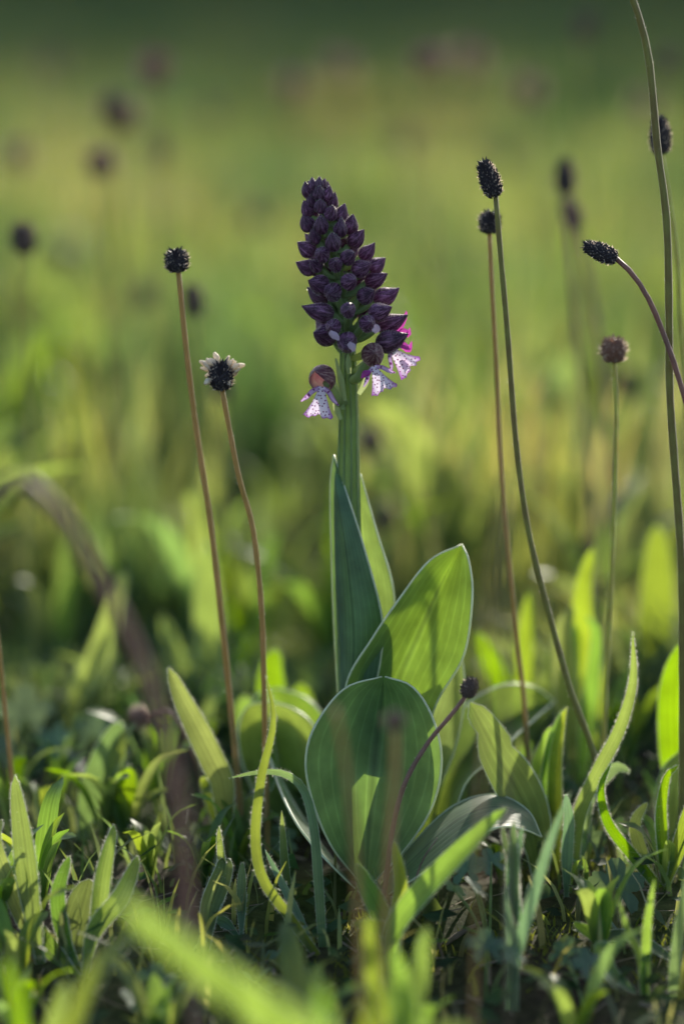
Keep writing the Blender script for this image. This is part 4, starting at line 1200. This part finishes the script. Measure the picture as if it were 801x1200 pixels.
# leaves in front, far out of focus
plant('plantain_plant', 'large green leaf sweeping across the near left foreground', 'plantain', [
    ([(430, 1290), (350, 1200), (250, 1130), (135, 1045)], -.38, 135, R_(roll=(58, 62), fold=.2, hairs=0)),
    ([(420, 1300), (440, 1210), (455, 1135)], -.36, 60, R_(roll=(50, 60), hairs=0)),
    ([(430, 1300), (500, 1230), (560, 1210)], -.35, 60, R_(roll=(20, 30), hairs=0)),
    ([(420, 1300), (390, 1220), (375, 1150)], -.34, 50, R_(roll=(50, 50), hairs=0))])
plant('plantain_plant', 'blurred leaves in the near corner below the hairy left cluster', 'plantain', [
    ([(60, 1300), (90, 1200), (130, 1120), (190, 1085)], -.28, 46, R_(roll=(50, 60), hairs=0)),
    ([(50, 1300), (30, 1200), (10, 1120)], -.28, 50, R_(roll=(50, 60), hairs=0)),
    ([(60, 1300), (65, 1220), (80, 1150)], -.26, 44, R_(roll=(50, 50), hairs=0)),
    ([(40, 1300), (-10, 1220), (-40, 1130)], -.28, 50, R_(roll=(55, 55), hairs=0))])
plant('plantain_plant', 'blurred short leaves before the soil patch in the foreground', 'plantain', [
    ([(480, 1200), (490, 1150), (500, 1085)], -.22, 28, R_(roll=(0, 20), hairs=0)),
    ([(470, 1210), (440, 1150), (432, 1070)], -.22, 26, R_(roll=(0, 30), hairs=0)),
    ([(475, 1210), (470, 1160), (462, 1110)], -.24, 34, R_(roll=(0, 10), hairs=0))])
plant('plantain_plant', 'low leaf lying flat on the mossy soil at the right', 'plantain', [
    ([(700, 1105), (728, 1098), (760, 1110), (790, 1128)], -.09, 26, R_(roll=(60, 60), hairs=40)),
    ([(700, 1108), (690, 1090), (672, 1080)], -.09, 22, R_(roll=(40, 60), hairs=40)),
    ([(705, 1110), (716, 1140), (745, 1165)], -.12, 22, R_(roll=(50, 50), hairs=40))])
plant('grass_tuft', 'thin green shoots standing in the right front corner', 'grass', [
    ([(756, 1120), (758, 1080), (766, 1030)], -.12, 12, R_(prof='grass', hairs=40)),
    ([(750, 1125), (735, 1090), (722, 1050)], -.12, 10, R_(prof='grass', hairs=40)),
    ([(790, 1130), (796, 1080), (806, 1020)], -.12, 14, R_(prof='grass', mats=GM, hairs=40))])

# ------------------------------------------------------------------ plantains scattered through the meadow
def proto_rosette(n, hmin, hmax, w, seed):
    r = random.Random(seed)
    t = thing('meadow_plantain', '', 'plantain', (0, 0, 0))
    for k in range(n):
        a = k * 2.4 + r.uniform(-.4, .4)
        h = r.uniform(hmin, hmax); tilt = r.uniform(.15, .75)
        o = Vector((math.cos(a), math.sin(a), 0))
        P = [(0, 0, -.004), tuple(o * h * tilt * .25 + Vector((0, 0, h * .4))), tuple(o * h * tilt * .6 + Vector((0, 0, h * .75))), tuple(o * h * tilt * 1.1 + Vector((0, 0, h * (1.0 - .25 * tilt))))]
        blade_leaf('leaf', P, w * r.uniform(.7, 1.2), [M_PLLEAF, M_RIMLIGHT, M_HAIR], t, None, roll=(r.uniform(-20, 20), r.uniform(-40, 40)), face=tuple(-o * .9 + Vector((0, 0, .3))), ns=12, nc=5, margin=False, hairs=0)
    return t
PROT = [proto_rosette(6, .05, .10, .012, 1), proto_rosette(7, .06, .13, .015, 2), proto_rosette(5, .04, .08, .010, 3), proto_rosette(8, .05, .11, .011, 4)]
used = set()
prg = random.Random(5)
placed = 0
while placed < 150:
    Y = .32 + 3.4 * prg.random() ** 1.5
    X = prg.uniform(-1, 1) * ((Y + 1.175) * .15 + .03)
    i = prg.randrange(4)
    t = PROT[i] if i not in used else copy_tree(PROT[i])
    used.add(i)
    t.location = (X, Y, float(gz(X, Y)))
    t.rotation_euler = (0, 0, prg.uniform(0, 6.28))
    s = prg.uniform(.85, 1.35)
    t.scale = (s, s, s)
    kind = ['slim-leaved plantain rosette, blurred in the meadow behind the orchid', 'tall broad-leaved plantain rosette, blurred in the meadow behind the orchid',
            'low small plantain rosette, blurred in the meadow behind the orchid', 'crowded many-leaved plantain rosette, blurred in the meadow behind the orchid'][i]
    tag(t, kind, 'plantain', kind.split(',')[0] + 's in the meadow behind')
    placed += 1

# seedlings low in the turf round the orchid
srg = random.Random(21)
SEED = proto_rosette(6, .03, .05, .0075, 9)
SEED2 = proto_rosette(5, .025, .045, .006, 10)
for i in range(44):
    while True:
        Y = srg.uniform(-.20, .30); X = srg.uniform(-1, 1) * ((Y + 1.175) * .13 + .01)
        if math.hypot(X - .01, Y) > .05 and not (X > .04 and Y < -.03 and srg.random() < .7): break
    src = SEED if i % 2 == 0 else SEED2
    t = src if i < 2 else copy_tree(src)
    t.name = 'plantain_seedling'
    t.location = (X, Y, float(gz(X, Y)))
    t.rotation_euler = (0, 0, srg.uniform(0, 6.28))
    q = srg.uniform(.7, 1.25); t.scale = (q, q, q)
    tag(t, 'small low plantain seedling in the short turf around the orchid', 'plantain', 'plantain seedlings in the turf round the orchid')

# ------------------------------------------------------------------ small lobed herbs
def herb_leaf_mesh():
    m = MB()
    n = 60
    ring, mid = [], []
    for k in range(n):
        th = -math.pi * .86 + 2 * math.pi * .86 * k / (n - 1)
        lob = abs(math.cos(th * 2.5)) ** .6
        tooth = .10 * abs(math.sin(th * 11))
        r = .42 + .48 * lob + tooth * lob
        z = .12 * lob - .10 * r * r + .05 * math.sin(th * 5)
        ring.append((math.sin(th) * r, math.cos(th) * r, z)); mid.append((math.sin(th) * r * .5, math.cos(th) * r * .5, .03 * math.cos(th * 5)))
    V = [(0, 0, 0)] + mid + ring
    F = [(0, 1 + k, 2 + k) for k in range(n - 1)] + [(1 + k, 1 + n + k, 2 + n + k, 2 + k) for k in range(n - 1)]
    U = [(.5 + .5 * v[0], .5 + .5 * v[1]) for v in V]
    m.add(V, F, U)
    VV = np.array(ring)
    ii = rng.integers(0, n, 70)
    m.hairs(VV[ii], VV[ii] + rng.normal(0, .3, (70, 3)), rng.uniform(.03, .09, 70), .008, 1)
    o = m.build('leaf', [M_HERB, M_HAIR]); me = o.data; bpy.data.objects.remove(o)
    return me
HL = herb_leaf_mesh()

def herb(label, spots, group=None):
    """spots: (px, py, Y, radius px, tilt deg, turn deg)"""
    c = at(spots[0][0], spots[0][1], spots[0][2])
    bx, by = c.x, c.y + .006
    org = Vector((bx, by, float(gz(bx, by))))
    t = thing('lobed_herb', label, 'herb', org, group)
    for (px, py, Y, r, tilt, turn) in spots:
        p = at(px, py, Y)
        p.z = max(p.z, float(gz(p.x, p.y)) + .003)
        l = child(None, HL, 'leaf', t)
        l.location = p - org
        l.rotation_euler = (rad(tilt), rad(random.uniform(-15, 15)), rad(turn))
        s = r * pxm(Y); l.scale = (s, s, s)
        m = MB()
        a = Vector((0, 0, -.004)); b = p - org
        m.tube(cr([tuple(a), tuple((a + b) / 2 + Vector((0, 0, .003))), tuple(b)], 7), interp([.0007, .0005], 7), 5)
        m.build('petiole', M_PED, t)
    return t
herb('downy lobed herb leaf on the mossy soil under the S-curved leaf', [(722, 1040, -.05, 38, 62, 10), (705, 1075, -.07, 26, 50, 60), (745, 1010, -.02, 22, 55, -40)])
herb('lobed herb growing under the tip of the low orchid leaf', [(575, 1010, -.08, 20, 45, 20), (548, 1020, -.08, 24, 50, -30), (560, 1042, -.10, 22, 40, 80), (530, 1040, -.09, 20, 45, 140)])
herb('soft grey green lobed herb, blurred at the left edge', [(30, 838, .14, 40, 60, 10), (62, 870, .12, 30, 50, -40), (6, 880, .12, 28, 50, 60)])
herb('soft grey green lobed herb behind the glowing left blade', [(110, 858, .13, 32, 60, -20), (132, 885, .11, 26, 50, 30), (92, 895, .11, 24, 50, 80)])
herb('small lobed herb in the soil patch between the right front blades', [(570, 1110, -.13, 28, 40, 10), (600, 1120, -.14, 22, 40, 70)])
herb('lobed herb leaf lying near the front right corner', [(690, 1130, -.14, 26, 40, 30), (660, 1115, -.12, 22, 45, -50), (715, 1150, -.15, 24, 40, 100)])
herb('lobed herb between the spoon-shaped leaf and the pair of narrow leaves', [(330, 1130, -.10, 30, 45, -30), (352, 1150, -.11, 26, 40, 50), (300, 1150, -.12, 24, 40, 120)])
herb('lobed herb at the foot of the round headed left stalk', [(225, 985, .03, 24, 50, 0), (200, 1000, .02, 22, 50, 60), (215, 1020, .0, 20, 45, 140)])
herb('lobed herb beside the upright twin leaves', [(690, 985, .0, 24, 55, 10), (718, 975, .01, 22, 55, -50), (672, 1010, -.02, 20, 45, 100)])
herb('small lobed herb behind the hairy left edge leaves', [(30, 1000, .03, 24, 50, 0), (60, 985, .04, 22, 50, 60), (8, 1015, .02, 22, 50, -60)])
herb('lobed herb in the left foreground under the big blurred leaf', [(185, 1150, -.14, 28, 40, 20), (160, 1175, -.16, 26, 40, 90), (215, 1165, -.15, 24, 40, -60)])
herb('lobed herb under the left low orchid leaf', [(330, 985, .02, 22, 50, 20), (305, 1000, .01, 20, 50, -40), (320, 1030, -.01, 22, 45, 80)])

# ------------------------------------------------------------------ dry twigs
for label, pts, r, mat in [
        ('dark dry twig lying on moss near the downy lobed herb', [(655, 1048), (675, 1042), (698, 1046)], .0011, M_TWIG),
        ('pale dry stalk lying on soil in the right front corner', [(690, 1108), (725, 1111), (765, 1110)], .0012, M_STRAW),
        ('thin reddish dry stem leaning beside the bent brown stalk', [(468, 1062), (490, 1020), (512, 982)], .0005, M_TWIG),
        ('pale dry stalk lying under the low arching orchid leaf', [(520, 1108), (545, 1092), (570, 1080)], .0012, M_STRAW),
        ('dark dry twig lying across the soil under the two bluish blades', [(610, 1140), (650, 1150), (700, 1146)], .0010, M_TWIG),
        ('short pale straw lying below the pair of narrow leaves', [(228, 1120), (250, 1128), (275, 1124)], .0009, M_STRAW),
        ('thin dark twig lying beneath the orchid spoon-shaped leaf', [(395, 1075), (420, 1068), (448, 1072)], .0010, M_TWIG)]:
    Q = []
    for i, p in enumerate(pts):
        h = hit(*p)
        Q.append((h.x, h.y, h.z + r * .5))
    if 'leaning' in label:
        Q = [tuple(at(p[0], p[1], -.07)) for p in pts]
        Q[0] = (Q[0][0], Q[0][1], float(gz(Q[0][0], Q[0][1])) - .002)
    o = Vector(Q[0])
    m = MB()
    m.tube(cr(Q, 12), interp([r, r * 1.1, r * .8, r * .5], 12) * (1 + .12 * np.sin(np.arange(12) * 2.3)), 6)
    ob = m.build('dry_twig', mat, None, True, o)
    ob.location = o
    tag(ob, label, 'twig')
